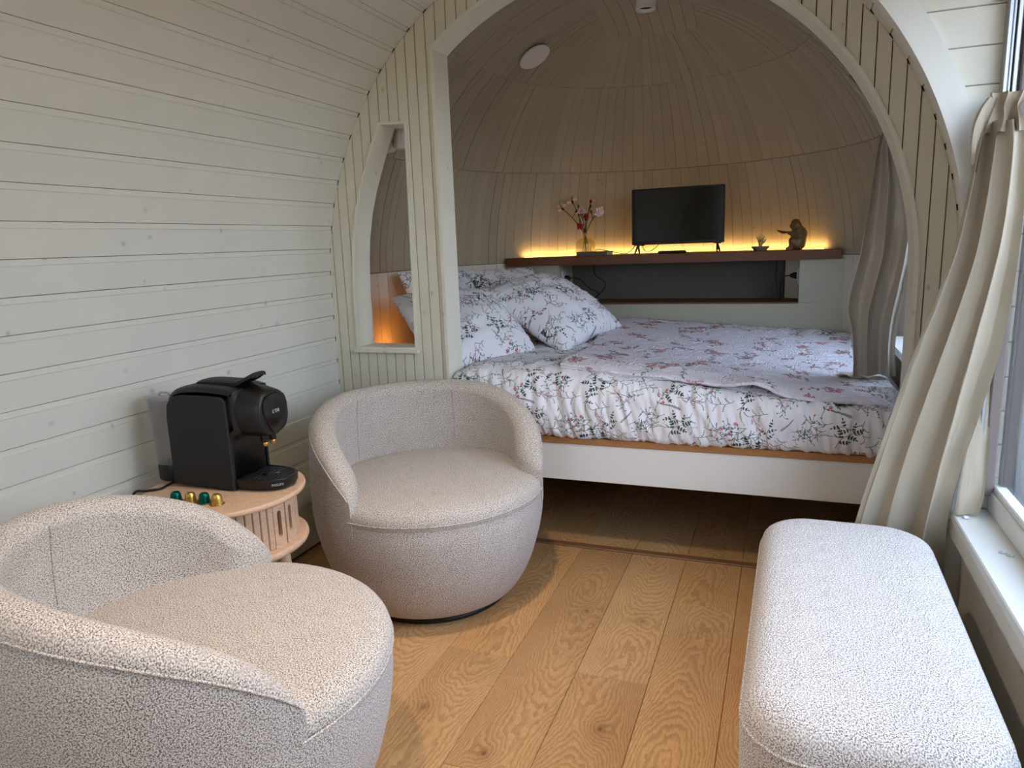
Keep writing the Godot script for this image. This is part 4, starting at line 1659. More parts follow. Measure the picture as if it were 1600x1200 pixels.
func build_shelf_things() -> void:
	# television
	var tv := thing("television", "small black flat television on the shelf with its screen off", "television", Vector3(-0.56, SY, -4.03), deg_to_rad(-3.0))
	var mb := MB.new()
	mb.box(Vector3(0, 0.200, -0.012), Vector3(0.496, 0.300, 0.024), 0.004)
	mb.box(Vector3(0, 0.175, -0.035), Vector3(0.36, 0.18, 0.03), 0.012)
	put(mb, "housing", mat.black, tv)
	mb = MB.new()
	mb.box(Vector3(0, 0.204, 0.0005), Vector3(0.478, 0.276, 0.002), 0.0008)
	put(mb, "screen", mat.black_gloss, tv)
	mb = MB.new()
	mb.box(Vector3(0.0, 0.056, 0.001), Vector3(0.028, 0.004, 0.001))
	put(mb, "maker_mark", plain(Color(0.25, 0.25, 0.26), 0.4), tv)
	mb = MB.new()
	mb.box(Vector3(-0.185, 0.049, 0.002), Vector3(0.022, 0.006, 0.004), 0.001)
	put(mb, "receiver", mat.black_gloss, tv)
	for s in [-1.0, 1.0]:
		mb = MB.new()
		mb.box(Vector3(s * 0.215, 0.050, -0.008), Vector3(0.036, 0.008, 0.02), 0.002)
		mb.bar(Vector3(s * 0.213, 0.05, -0.008), Vector3(s * 0.220, 0.004, 0.045), 0.010, 0.007, 0.002)
		mb.bar(Vector3(s * 0.213, 0.05, -0.008), Vector3(s * 0.220, 0.004, -0.060), 0.010, 0.007, 0.002)
		put(mb, "foot", mat.black, tv)
	cord("thin black cord looping on the shelf between vase and television", [Vector3(-1.035, SY + 0.003, -4.08), Vector3(-1.03, SY + 0.028, -4.10), Vector3(-0.97, SY + 0.026, -4.10), Vector3(-0.88, SY + 0.006, -4.09), Vector3(-0.84, SY + 0.008, -4.08), Vector3(-0.80, SY + 0.04, -4.07), Vector3(-0.77, SY + 0.10, -4.065)], 0.0022)
	cord("thin black cord drooping under the left half of the television", [Vector3(-0.76, SY + 0.085, -4.075), Vector3(-0.75, SY + 0.03, -4.075), Vector3(-0.72, SY + 0.012, -4.075), Vector3(-0.68, SY + 0.035, -4.08), Vector3(-0.64, SY + 0.08, -4.08)], 0.0022)
	var rc := thing("remote_control", "flat black remote control on the shelf below the television", "remote", Vector3(-0.575, SY, -3.965), 0.12)
	mb = MB.new()
	mb.box(Vector3(0, 0.008, 0), Vector3(0.15, 0.014, 0.042), 0.005)
	put(mb, "case", mat.black_soft, rc)
	mb = MB.new()
	for i in 7:
		for j in 2:
			mb.box(Vector3(-0.05 + i * 0.016, 0.0155, -0.009 + j * 0.018), Vector3(0.009, 0.002, 0.008), 0.0008)
	put(mb, "keys", mat.cable, rc)
	# book and vase
	var bk := thing("book", "closed grey book lying flat in front of the glass vase", "book", Vector3(-1.005, SY, -3.985), deg_to_rad(-8))
	mb = MB.new()
	mb.box(Vector3(0, 0.0125, 0), Vector3(0.176, 0.018, 0.098), 0.0005)
	put(mb, "pages", plain(Color(0.72, 0.66, 0.54), 0.9), bk)
	mb = MB.new()
	mb.box(Vector3(0, 0.0015, 0), Vector3(0.182, 0.003, 0.104), 0.0008)
	mb.box(Vector3(0, 0.0225, 0), Vector3(0.182, 0.003, 0.104), 0.0008)
	mb.box(Vector3(0, 0.012, 0.0505), Vector3(0.182, 0.022, 0.003), 0.0008)
	put(mb, "cover", plain(Color(0.40, 0.36, 0.31), 0.6), bk)
	var vz := Vector3(-1.085, SY, -4.085)
	var va := thing("vase", "squat amber glass bottle vase holding pink carnations", "vase", vz)
	mb = MB.new()
	var vp := PackedVector2Array([Vector2(0.0, 0.004), Vector2(0.045, 0.002), Vector2(0.0535, 0.008), Vector2(0.056, 0.03), Vector2(0.0565, 0.062), Vector2(0.054, 0.078), Vector2(0.044, 0.090), Vector2(0.026, 0.097), Vector2(0.0145, 0.101), Vector2(0.0125, 0.108), Vector2(0.0125, 0.124), Vector2(0.0165, 0.129), Vector2(0.0145, 0.129), Vector2(0.0105, 0.122)])
	mb.lathe(vp, 40)
	var am := plain(Color(0.95, 0.74, 0.12, 0.36), 0.05)
	am.transparency = BaseMaterial3D.TRANSPARENCY_ALPHA
	put(mb, "glass", am, va)
	# flowers: stem end (x, y, z beside the vase mouth), bloom radius, colour index
	var pink := plain(Color(0.95, 0.84, 0.83), 0.8)
	var red := plain(Color(0.70, 0.10, 0.20), 0.7)
	for m in [pink, red]:
		m.backlight_enabled = true
		m.backlight = Color(0.25, 0.2, 0.2)
	var leafm := plain(Color(0.13, 0.17, 0.10), 0.7)
	var fl := [[-0.125, 0.268, 0.02, 0.023, 0, "pale pink carnation leaning furthest left over the vase"], [-0.075, 0.305, -0.01, 0.026, 0, "pale pink carnation second from the left, high above the vase"], [-0.012, 0.235, 0.025, 0.022, 0, "pale pink carnation in the middle of the bunch"], [0.030, 0.305, -0.02, 0.023, 0, "pale pink carnation standing tallest right of the middle"], [0.082, 0.245, 0.01, 0.024, 0, "pale pink carnation nodding furthest right, its dark calyx showing"], [-0.016, 0.158, 0.03, 0.016, 1, "small crimson bloom low at the vase mouth"], [0.010, 0.205, 0.02, 0.014, 1, "small crimson bloom half way up the bunch"]]
	var r := RandomNumberGenerator.new()
	r.seed = 19
	for q in fl:
		var t := thing("carnation", q[5], "flower", vz, 0.0, "carnations in the amber vase")
		var foot := Vector3(-q[0] * 0.30, 0.012, -q[2] * 0.4)
		var mouth := Vector3(q[0] * 0.05, 0.127, q[2] * 0.1)
		var tip := Vector3(q[0], q[1], q[2])
		var line := arc_pts([foot, mouth * 0.55 + foot * 0.45, mouth, mouth.lerp(tip, 0.5) + Vector3(0, 0.012, 0), tip], 5)
		mb = MB.new()
		mb.tube(line, 0.0023, 6)
		# one side bud on its own stalk
		var k := mouth.lerp(tip, 0.55) + Vector3(0, 0.01, 0)
		var dirn := Vector3(r.randf_range(-0.6, 0.6), 1.0, r.randf_range(-0.3, 0.3)).normalized()
		mb.tube(PackedVector3Array([k, k + dirn * 0.035]), 0.0016, 6)
		put(mb, "stem", leafm, t)
		mb = MB.new()
		var ax := (tip - mouth).normalized()
		if q[5].contains("nodding"):
			ax = Vector3(0.7, -0.5, 0.5).normalized()
		var bx := ax.cross(Vector3(0.3, 0.1, 1).normalized()).normalized()
		var bas := Basis(bx, ax, bx.cross(ax))
		mb.lathe(PackedVector2Array([Vector2(0, -0.010), Vector2(0.0055, -0.008), Vector2(0.0075, 0.002), Vector2(0.0065, 0.014)]), 12, 0.0, TAU, tip, bas)
		put(mb, "calyx", leafm, t)
		mb = MB.new()
		var b2 := Basis(dirn.cross(Vector3.FORWARD).normalized(), dirn, dirn.cross(Vector3.FORWARD).normalized().cross(dirn))
		mb.lathe(PackedVector2Array([Vector2(0, -0.004), Vector2(0.0045, 0.0), Vector2(0.0055, 0.008), Vector2(0.003, 0.016), Vector2(0, 0.019)]), 10, 0.0, TAU, k + dirn * 0.037, b2)
		put(mb, "bud", leafm, t)
		mb = MB.new()
		for lay in 3:
			var P := PackedVector3Array()
			var nr := 5
			var na := 48
			for i in na + 1:
				var an := TAU * i / na
				for j in nr:
					var f := float(j) / (nr - 1)
					var rr: float = q[3] * 1.25 * (1.0 - 0.24 * lay) * f * (1.0 + 0.10 * sin(an * 5.0 + lay))
					var y: float = 0.012 + 0.007 * lay + f * f * (0.004 - 0.002 * lay) + 0.006 * f * f * sin(an * 11.0 + lay * 2.0) - 0.010 * f * f * f * (1 - lay * 0.6)
					P.append(tip + bas * Vector3(cos(an) * rr, y, sin(an) * rr))
			mb.grid(P, na + 1, nr, PackedVector2Array(), true, true)
		put(mb, "bloom", pink if q[4] == 0 else red, t)
	# ring dish with a little hand
	var d := thing("trinket_dish", "small pale dish with an upright golden hand for rings", "dish", Vector3(-0.128, SY, -3.995))
	mb = MB.new()
	mb.lathe(PackedVector2Array([Vector2(0, 0.001), Vector2(0.026, 0.0), Vector2(0.030, 0.002), Vector2(0.040, 0.013), Vector2(0.0455, 0.0235), Vector2(0.0435, 0.0235), Vector2(0.037, 0.014), Vector2(0.027, 0.006), Vector2(0, 0.005)]), 36)
	put(mb, "bowl", plain(Color(0.52, 0.48, 0.43), 0.5), d)
	mb = MB.new()
	var hb := [[Vector3(0, 0.004, 0), Vector3(0, 0.030, 0), 0.0085, 0.0075], [Vector3(0, 0.030, 0), Vector3(0, 0.046, 0), 0.0085, 0.010]]
	for f in [[-0.009, -0.020, 0.074, 0.003], [-0.003, -0.007, 0.082, 0.0], [0.004, 0.006, 0.080, 0.0], [0.009, 0.018, 0.073, 0.002]]:
		hb.append([Vector3(f[0], 0.047, 0), Vector3((f[0] + f[1]) / 2, (0.047 + f[2]) / 2, f[3]), 0.0040, 0.0036])
		hb.append([Vector3((f[0] + f[1]) / 2, (0.047 + f[2]) / 2, f[3]), Vector3(f[1], f[2], f[3] * 2), 0.0036, 0.0030])
	hb.append([Vector3(0.008, 0.037, 0.002), Vector3(0.018, 0.046, 0.006), 0.0046, 0.0040])
	hb.append([Vector3(0.018, 0.046, 0.006), Vector3(0.026, 0.057, 0.008), 0.0040, 0.0032])
	sdf_mesh(mb, hb, Vector3(-0.03, -0.004, -0.016), Vector3(0.034, 0.09, 0.018), 0.0019, 0.003)
	put(mb, "hand", plain(Color(0.72, 0.60, 0.40), 0.35, 0.6), d)
	# seated ape
	var st := thing("ape_figurine", "brown glazed figurine of a seated ape holding out a leaf tray", "figurine", Vector3(0.045, SY, -4.02))
	mb = MB.new()
	var br := [[Vector3(0.006, 0.036, 0), Vector3(0.012, 0.080, 0), 0.036, 0.034], [Vector3(0.012, 0.080, 0), Vector3(0.002, 0.108, 0), 0.033, 0.024],
		[Vector3(-0.004, 0.126, 0), Vector3(-0.006, 0.133, 0), 0.0225, 0.020], [Vector3(-0.008, 0.128, 0), Vector3(-0.024, 0.119, 0), 0.015, 0.0105],
		[Vector3(-0.012, 0.140, -0.008), Vector3(-0.012, 0.140, 0.008), 0.008, 0.008]]
	for s in [-1.0, 1.0]:
		br.append([Vector3(0.006, 0.098, s * 0.026), Vector3(0.008, 0.068, s * 0.037), 0.0125, 0.0105])
		br.append([Vector3(0.008, 0.068, s * 0.037), Vector3(-0.030, 0.084, s * 0.016), 0.0105, 0.0085])
		br.append([Vector3(-0.030, 0.084, s * 0.016), Vector3(-0.040, 0.087, s * 0.010), 0.0085, 0.007])
		br.append([Vector3(0.006, 0.026, s * 0.022), Vector3(-0.022, 0.046, s * 0.027), 0.019, 0.0135])
		br.append([Vector3(-0.022, 0.046, s * 0.027), Vector3(-0.026, 0.010, s * 0.024), 0.0125, 0.0095])
		br.append([Vector3(-0.024, 0.008, s * 0.024), Vector3(-0.044, 0.006, s * 0.027), 0.009, 0.0065])
		br.append([Vector3(0.000, 0.130, s * 0.020), Vector3(0.001, 0.132, s * 0.0235), 0.006, 0.005])
	for q in br:
		q[2] *= 1.13
		q[3] *= 1.13
	sdf_mesh(mb, br, Vector3(-0.066, -0.008, -0.066), Vector3(0.066, 0.170, 0.066), 0.0038, 0.006)
	put(mb, "body", plain(Color(0.47, 0.36, 0.22), 0.28), st)
	mb = MB.new()
	for s in [-1.0, 1.0]:
		mb.lathe(PackedVector2Array([Vector2(0, 0.003), Vector2(0.0022, 0.002), Vector2(0.003, 0)]), 10, 0.0, TAU, Vector3(-0.0255, 0.1335, s * 0.008), Basis(Vector3(0, 0, 1), PI / 2))
	put(mb, "eyes", mat.black_gloss, st)
	mb = MB.new()
	var P2 := PackedVector3Array()
	for side in [0.0, 0.002]:
		P2.clear()
		for i in 15:
			var f := i / 14.0
			for j in 9:
				var g := (j / 8.0 - 0.5) * 2.0
				var w := 0.020 * sin(PI * clampf(f * 0.92 + 0.06, 0, 1))
				P2.append(Vector3(-0.036 - 0.062 * f, 0.094 + 0.012 * f * f + 0.013 * g * g * sin(PI * f) - side - 0.012 * sin(PI * f), g * w))
		mb.grid(P2, 15, 9, PackedVector2Array(), side == 0.0)
	put(mb, "leaf_tray", plain(Color(0.55, 0.38, 0.16), 0.3, 0.4), st)
	# recess: sockets and cords
	socket("white wall socket at the left end of the dark recess", Vector3(-1.2045, 0.972, -4.03), PI / 2)
	socket("white wall socket at the right end of the dark recess", Vector3(0.0645, 0.966, -4.03), -PI / 2)
	cord("black cord from the left socket down into the recess", [Vector3(-1.165, 0.972, -4.03), Vector3(-1.11, 0.968, -4.02), Vector3(-1.05, 0.915, -4.02), Vector3(-1.00, 0.885, -4.03), Vector3(-1.03, 0.842, -4.05)], 0.0032)
	cord("black cord hanging in a bend from the left part of the shelf", [Vector3(-1.03, SY - 0.05, -4.06), Vector3(-1.022, 0.99, -4.05), Vector3(-0.962, 0.945, -4.04), Vector3(-0.975, 0.90, -4.04), Vector3(-1.045, 0.842, -4.06)], 0.0032)
	cord("black cord hanging straight from the right part of the shelf", [Vector3(-0.045, SY - 0.05, -4.06), Vector3(-0.046, 0.95, -4.05), Vector3(-0.036, 0.89, -4.05), Vector3(-0.034, 0.842, -4.05)], 0.0032)
	cord("black cord curving down from the right socket", [Vector3(0.026, 0.966, -4.03), Vector3(-0.005, 0.96, -4.03), Vector3(-0.022, 0.92, -4.03), Vector3(-0.020, 0.842, -4.04)], 0.0032)
	# spotlight under the alcove roof, reading spots in the niche, round disc
	var sp := thing("ceiling_spotlight", "white cylinder spotlight under the alcove roof above the bed", "spotlight", Vector3(-0.565, 2.207, -3.13), 0.0, "ceiling spotlights")
	spot_body(sp, 0.041, 0.122, 0.0)
	var rs := thing("reading_spotlight", "white twin reading spotlight high in the narrow niche", "spotlight", Vector3(-1.484, 1.574, -2.70))
	mb = MB.new()
	mb.lathe(PackedVector2Array([Vector2(0, 0), Vector2(0.026, 0.0), Vector2(0.0285, 0.003), Vector2(0.0285, 0.097), Vector2(0.026, 0.1), Vector2(0, 0.1)]), 32)
	put(mb, "tube", mat.lamp_white, rs)
	mb = MB.new()
	mb.tube(PackedVector3Array([Vector3(0, 0.098, 0), Vector3(0, 0.214, 0)]), 0.006, 10)
	put(mb, "hanging_rod", mat.lamp_white, rs)
	mb = MB.new()
	mb.tube(PackedVector3Array([Vector3(0.02, 0.05, 0.01), Vector3(-0.04, 0.03, 0.012)]), 0.006, 10)
	put(mb, "mount", mat.lamp_white, rs)
	mb = MB.new()
	mb.lathe(PackedVector2Array([Vector2(0.0, -0.028), Vector2(0.024, -0.028), Vector2(0.0265, -0.025), Vector2(0.0225, 0.022), Vector2(0.020, 0.025), Vector2(0, 0.025)]), 32, 0.0, TAU, Vector3(-0.047, 0.018, 0.018), Basis(Vector3(0, 0, 1), 0.28))
	put(mb, "swivel_head", mat.lamp_white, rs)
	var dp := dome(ZP - 0.1 - ZD + 0.22, 1.075, 0.0)
	dp = lift(-1.16, -3.46, 0.004)
	var dn := (lift(-1.16, -3.46, 0.05) - dp).normalized()
	var dx := dn.cross(Vector3(0, 0, 1)).normalized()
	var di := thing("air_vent", "round white ventilation disc high on the left of the alcove roof", "vent", dp)
	di.basis = Basis(dx, dn, dx.cross(dn))
	mb = MB.new()
	mb.lathe(PackedVector2Array([Vector2(0.060, 0.0), Vector2(0.060, 0.008), Vector2(0.0, 0.008)]), 40)
	put(mb, "collar", mat.backing, di)
	mb = MB.new()
	mb.lathe(PackedVector2Array([Vector2(0.060, 0.008), Vector2(0.078, 0.010), Vector2(0.080, 0.014), Vector2(0.074, 0.019), Vector2(0.04, 0.0225), Vector2(0.0, 0.0235)]), 48)
	put(mb, "cover", mat.lamp_white, di)
	# little warm lamp behind the pillow in the niche corner
	var gl := thing("led_puck", "small glowing warm light low behind the pillow in the niche", "light", Vector3(-1.66, 0.70, -2.90))
	mb = MB.new()
	mb.lathe(PackedVector2Array([Vector2(0, 0.014), Vector2(0.012, 0.013), Vector2(0.016, 0.008), Vector2(0.016, 0.0), Vector2(0, 0.0)]), 20)
	put(mb, "light_lens", mat.bulb, gl)
	var ol := OmniLight3D.new()
	ol.name = "puck_light"
	ol.position = Vector3(0, 0.03, 0)
	ol.light_color = Color(1.0, 0.60, 0.22)
	ol.light_energy = 0.012
	ol.light_size = 0.012
	ol.omni_range = 3.0
	ol.omni_attenuation = 2.0
	ol.shadow_enabled = true
	gl.add_child(ol)

# ------------------------------------------------------------------ armchairs
func back_h(al: float, al0: float) -> float:   # height of the chair back at al degrees from the front
	var t := clampf((al - al0 + 1.0) / 90.0, 0.0, 1.0)
	return 0.385 + 0.300 * pow(sin(t * PI / 2.0), 0.42)

func make_chair(label: String, at: Vector3, turn: float, end_a: float, end_b: float) -> Node3D:
	var c := thing("swivel_armchair", label, "armchair", at, turn, "boucle armchairs")
	var mb := MB.new()
	mb.lathe(PackedVector2Array([Vector2(0.0, 0.0), Vector2(0.255, 0.0), Vector2(0.26, 0.004), Vector2(0.26, 0.026), Vector2(0.0, 0.03)]), 48)
	put(mb, "swivel_base", mat.black, c)
	# upholstered body
	mb = MB.new()
	var pr := [Vector3(0.0, 0.022, 0), Vector3(0.20, 0.022, 0), Vector3(0.272, 0.028, 0), Vector3(0.305, 0.055, 0), Vector3(0.345, 0.13, 0), Vector3(0.375, 0.23, 0), Vector3(0.388, 0.31, 0), Vector3(0.388, 0.365, 0), Vector3(0.386, 0.38, 0)]
	var p2 := PackedVector2Array()
	for q in arc_pts(pr, 4):
		p2.append(Vector2(q.x, q.y))
	mb.lathe(p2, 72)
	put(mb, "body", mat.chair, c)
	# seat cushion
	mb = MB.new()
	var P := PackedVector3Array()
	var na := 72
	var sp := PackedVector2Array()
	for q in arc_pts([Vector3(0.384, 0.355, 0), Vector3(0.391, 0.372, 0), Vector3(0.392, 0.388, 0), Vector3(0.384, 0.407, 0), Vector3(0.362, 0.421, 0), Vector3(0.32, 0.430, 0), Vector3(0.22, 0.437, 0), Vector3(0.1, 0.440, 0), Vector3(0, 0.4405, 0)], 3):
		sp.append(Vector2(q.x, q.y))
	for i in na + 1:
		var a := TAU * i / na
		var back := clampf((-cos(a) - 0.35) / 0.65, 0.0, 1.0)
		for q in sp:
			var f := 1.0 - 0.14 * back
			f *= 1.0 if absf(sin(a)) < 0.75 and cos(a) > 0.0 else (1.0 - 0.05 * clampf(1.0 - cos(a) / 0.66, 0.0, 1.0))
			P.append(Vector3(sin(a) * q.x * f, q.y + 0.012 * cos(a) * clampf(q.x / 0.3, 0, 1) * (1.0 if q.y > 0.40 else 0.0) * 0.0, cos(a) * q.x * f))
	mb.grid(P, na + 1, sp.size(), PackedVector2Array(), false, true)
	put(mb, "seat", mat.chair, c)
	# wrap-around back
	mb = MB.new()
	P = PackedVector3Array()
	var nw := 121
	var nv := 40
	var seam := PackedVector3Array()
	for i in nw:
		var w := lerpf(-1.0, 1.0, float(i) / (nw - 1))
		# denser near the arm ends
		w = signf(w) * (1.0 - pow(1.0 - absf(w), 1.35))
		var al0 := end_a if w < 0.0 else end_b
		var al := 180.0 - absf(w) * (180.0 - al0)
		var h := back_h(al, al0)
		var ef := clampf((al - al0) / 12.0, 0.0, 1.0)
		var th := 0.082 * sqrt(maxf(0.0, 1.0 - (1.0 - ef) * (1.0 - ef)))
		var a := PI + w * deg_to_rad(180.0 - al0)
		var ro := func(y: float) -> float:
			var t := clampf((y - 0.38) / 0.32, 0.0, 1.0)
			return 0.3905 - 0.030 * t * t + 0.012 * t * (1.0 - t)
		var yb := 0.33
		var rt := th * 0.5
		var line := PackedVector2Array()
		for j in 13:
			var y := lerpf(yb, h - rt, j / 12.0)
			line.append(Vector2(ro.call(y), y))
		var rc: float = ro.call(h - rt) - rt
		for j in range(1, 13):
			var b := PI * j / 13.0
			line.append(Vector2(rc + rt * cos(b), h - rt + rt * sin(b) * 0.95))
		for j in 15:
			var y := lerpf(h - rt, yb, j / 14.0)
			var t2 := clampf((0.62 - y) / 0.25, 0.0, 1.0)
			line.append(Vector2(ro.call(y) - th - 0.012 * t2 * ef, y))
		nv = line.size()
		for q in line:
			P.append(Vector3(sin(a) * q.x, q.y, cos(a) * q.x))
		if ef > 0.05:
			var rs: float = ro.call(h - rt * 0.9) - rt * 0.02
			seam.append(Vector3(sin(a) * (rs + 0.001), h - rt * 0.9, cos(a) * (rs + 0.001)))
	mb.grid(P, nw, nv, PackedVector2Array(), false)
	put(mb, "backrest", mat.chair, c)
	mb = MB.new()
	mb.tube(seam, 0.0028, 6)
	put(mb, "piping", mat.chair, c)
	mb = MB.new()
	var ring := PackedVector3Array()
	for i in 49:
		var a := deg_to_rad(lerpf(-end_b - 2.0, end_a + 2.0, i / 48.0))
		ring.append(Vector3(sin(a) * 0.3915, 0.380, cos(a) * 0.3915))
	mb.tube(ring, 0.0026, 6)
	put(mb, "seat_piping", mat.chair, c)
	# two upright seams on the inside of the back
	for s in [-1.0, 1.0]:
		var a: float = PI + s * deg_to_rad(38.0)
		var q := PackedVector3Array()
		for j in 8:
			var y := lerpf(0.44, 0.655, j / 7.0)
			var t := clampf((y - 0.38) / 0.32, 0.0, 1.0)
			var rr := 0.3905 - 0.030 * t * t + 0.012 * t * (1.0 - t) - 0.083 - 0.012 * clampf((0.62 - y) / 0.25, 0.0, 1.0)
			q.append(Vector3(sin(a) * rr, y, cos(a) * rr))
		mb = MB.new()
		mb.tube(q, 0.0016, 6)
		put(mb, "back_seam", mat.chair, c)
	return c

func build_chairs() -> void:
	make_chair("beige boucle swivel armchair beside the bed, facing the camera side", Vector3(-1.12, 0.0, -2.09), atan2(0.70, 0.71), 54.0, 54.0)
	make_chair("beige boucle swivel armchair nearest the camera, seen from behind its arm", Vector3(-1.085, 0.0, -0.995), deg_to_rad(139.0), 58.0, 69.0)

# ------------------------------------------------------------------ bench
func rounded(hx: float, hz: float, r: float, n: int) -> PackedVector2Array:
	var out := PackedVector2Array()
	r = maxf(r, 0.0005)
	for q in 4:
		var cx := (hx - r) * (1.0 if q == 0 or q == 3 else -1.0)
		var cz := (hz - r) * (1.0 if q < 2 else -1.0)
		for i in n:
			var a := PI / 2 * (q + float(i) / (n - 1))
			out.append(Vector2(cx + r * cos(a), cz + r * sin(a)))
	return out

func build_bench() -> void:
	var b := thing("upholstered_bench", "long cream boucle bench with rounded corners under the big window", "bench", Vector3(0.163, 0, -1.555), deg_to_rad(-0.8))
	var hx := 0.205
	var hz := 0.485
	var mb := MB.new()
	var prof := []
	for q in arc_pts([Vector3(0.012, 0.05, 0), Vector3(0.002, 0.075, 0), Vector3(0.0, 0.2, 0), Vector3(-0.002, 0.33, 0), Vector3(0.0, 0.368, 0), Vector3(0.008, 0.394, 0), Vector3(0.024, 0.410, 0), Vector3(0.05, 0.418, 0), Vector3(0.10, 0.4215, 0), Vector3(0.15, 0.4225, 0)], 4):
		prof.append(Vector2(q.x, q.y))
	var n := 9
	var P := PackedVector3Array()
	var rows := []
	for q in prof:
		var rr := rounded(hx - q.x, hz - q.x, 0.115 - q.x * 0.6, n)
		rr.append(rr[0])
		rows.append(rr)
	var m: int = rows[0].size()
	for i in m:
		for j in prof.size():
			P.append(Vector3(rows[j][m - 1 - i].x, prof[j].y, rows[j][m - 1 - i].y))
	mb.grid(P, m, prof.size(), PackedVector2Array(), false, true)
	var last := prof.size() - 1
	var cm := Vector3(0, 0.4225, 0)
	for i in m - 1:
		mb.tri(cm, P[i * prof.size() + last], P[(i + 1) * prof.size() + last])
	put(mb, "cushion", mat.bench, b)
	mb = MB.new()
	var ring := rounded(hx + 0.0005, hz + 0.0005, 0.115, n)
	ring.append(ring[0])
	var rp := PackedVector3Array()
	for q in ring:
		rp.append(Vector3(q.x, 0.362, q.y))
	mb.tube(rp, 0.0035, 6)
	put(mb, "piping", mat.bench, b)
	mb = MB.new()
	for s in [-1.0, 1.0]:
		for t in [-1.0, 1.0]:
			mb = MB.new()
			mb.box(Vector3(s * (hx - 0.07), 0.026, t * (hz - 0.09)), Vector3(0.05, 0.052, 0.05), 0.004)
			put(mb, "foot", mat.black, b)

# ------------------------------------------------------------------ round side table with tambour drum
func build_table() -> void:
	var c := Vector3(-1.436, 0.0, -1.484)
	var t := thing("side_table", "round pale oak side table with a slatted drum under the coffee machine", "side table", c)
	var mb := MB.new()
	mb.lathe(PackedVector2Array([Vector2(0, 0.5275), Vector2(0.211, 0.5275), Vector2(0.216, 0.5302), Vector2(0.218, 0.535), Vector2(0.217, 0.541), Vector2(0.213, 0.545), Vector2(0, 0.545)]), 72)
	put(mb, "tabletop", mat.table, t)
	mb = MB.new()
	mb.lathe(PackedVector2Array([Vector2(0, 0.378), Vector2(0.207, 0.378), Vector2(0.213, 0.382), Vector2(0.2155, 0.389), Vector2(0.214, 0.397), Vector2(0.208, 0.401), Vector2(0, 0.401)]), 72)
	put(mb, "bottom_disc", mat.table, t)
	mb = MB.new()
	mb.lathe(PackedVector2Array([Vector2(0.176, 0.400), Vector2(0.176, 0.529)]), 64)
	put(mb, "drum_core", mat.table_dark, t)
	var n := 58
	# the two wide door slats with slots face the armchair by the bed
	var door_at := 26
	for i in n:
		var a := TAU * (i + 0.5) / n
		var w := TAU * 0.1895 / n - 0.0024
		var bas := Basis(Vector3.UP, a)
		var at := bas * Vector3(0, 0.4645, 0.1835)
		mb = MB.new()
		var k := absf(angle_difference(a, deg_to_rad(93.0)))
		var slot := -1
		if k < TAU / n * 2.2:
			continue
		mb.box(at, Vector3(w, 0.127, 0.012), 0.0022, bas)
		put(mb, "slat", mat.table, t)
	for s in [-1.0, 1.0]:
		var a: float = deg_to_rad(93.0) + s * TAU / n * 1.12
		var bas := Basis(Vector3.UP, a)
		var hw := TAU * 0.186 / n * 1.02
		var o := bas * Vector3(0, 0.4645, 0.1780)
		# a board with a long rounded slot: left, right, above and below the slot
		var slot := PackedVector2Array()
		for i in 17:
			var b := PI * i / 16.0
			slot.append(Vector2(0.0072 * cos(b), 0.031 + 0.0072 * sin(b)))
		for i in 17:
			var b := PI + PI * i / 16.0
			slot.append(Vector2(0.0072 * cos(b), -0.031 + 0.0072 * sin(b)))
		mb = MB.new()
		for half in [-1.0, 1.0]:
			var pl := PackedVector2Array([Vector2(0, 0.0635), Vector2(half * hw, 0.0635), Vector2(half * hw, -0.0635), Vector2(0, -0.0635)])
			for q in Geometry2D.clip_polygons(pl, slot):
				mb.prism(q, o, bas.x, Vector3.UP, 0.0125)
		put(mb, "door_slat", mat.table, t)
		mb = MB.new()
		mb.prism(slot, bas * Vector3(0, 0.4645, 0.1765), bas.x, Vector3.UP, 0.003)
		put(mb, "slot", mat.slot, t)
	for i in 4:
		var a := deg_to_rad(105.0 + 90.0 * i)
		var d := Vector3(sin(a), 0, cos(a))
		mb = MB.new()
		mb.tube(PackedVector3Array([d * 0.150 + Vector3(0, 0.380, 0), d * 0.185 + Vector3(0, 0.0, 0)]), 0.0185, 20, 0.0115)
		put(mb, "leg", mat.table, t)

# ------------------------------------------------------------------ coffee machine: +x is its front
func text_mesh(s: String, size: float, depth: float) -> TextMesh:
	var tm := TextMesh.new()
	var f := SystemFont.new()
	f.font_names = PackedStringArray(["Droid Sans"])
	f.font_weight = 700
	tm.font = f
	tm.text = s
	tm.font_size = 32
	tm.pixel_size = size / 32.0
	tm.depth = depth
	return tm

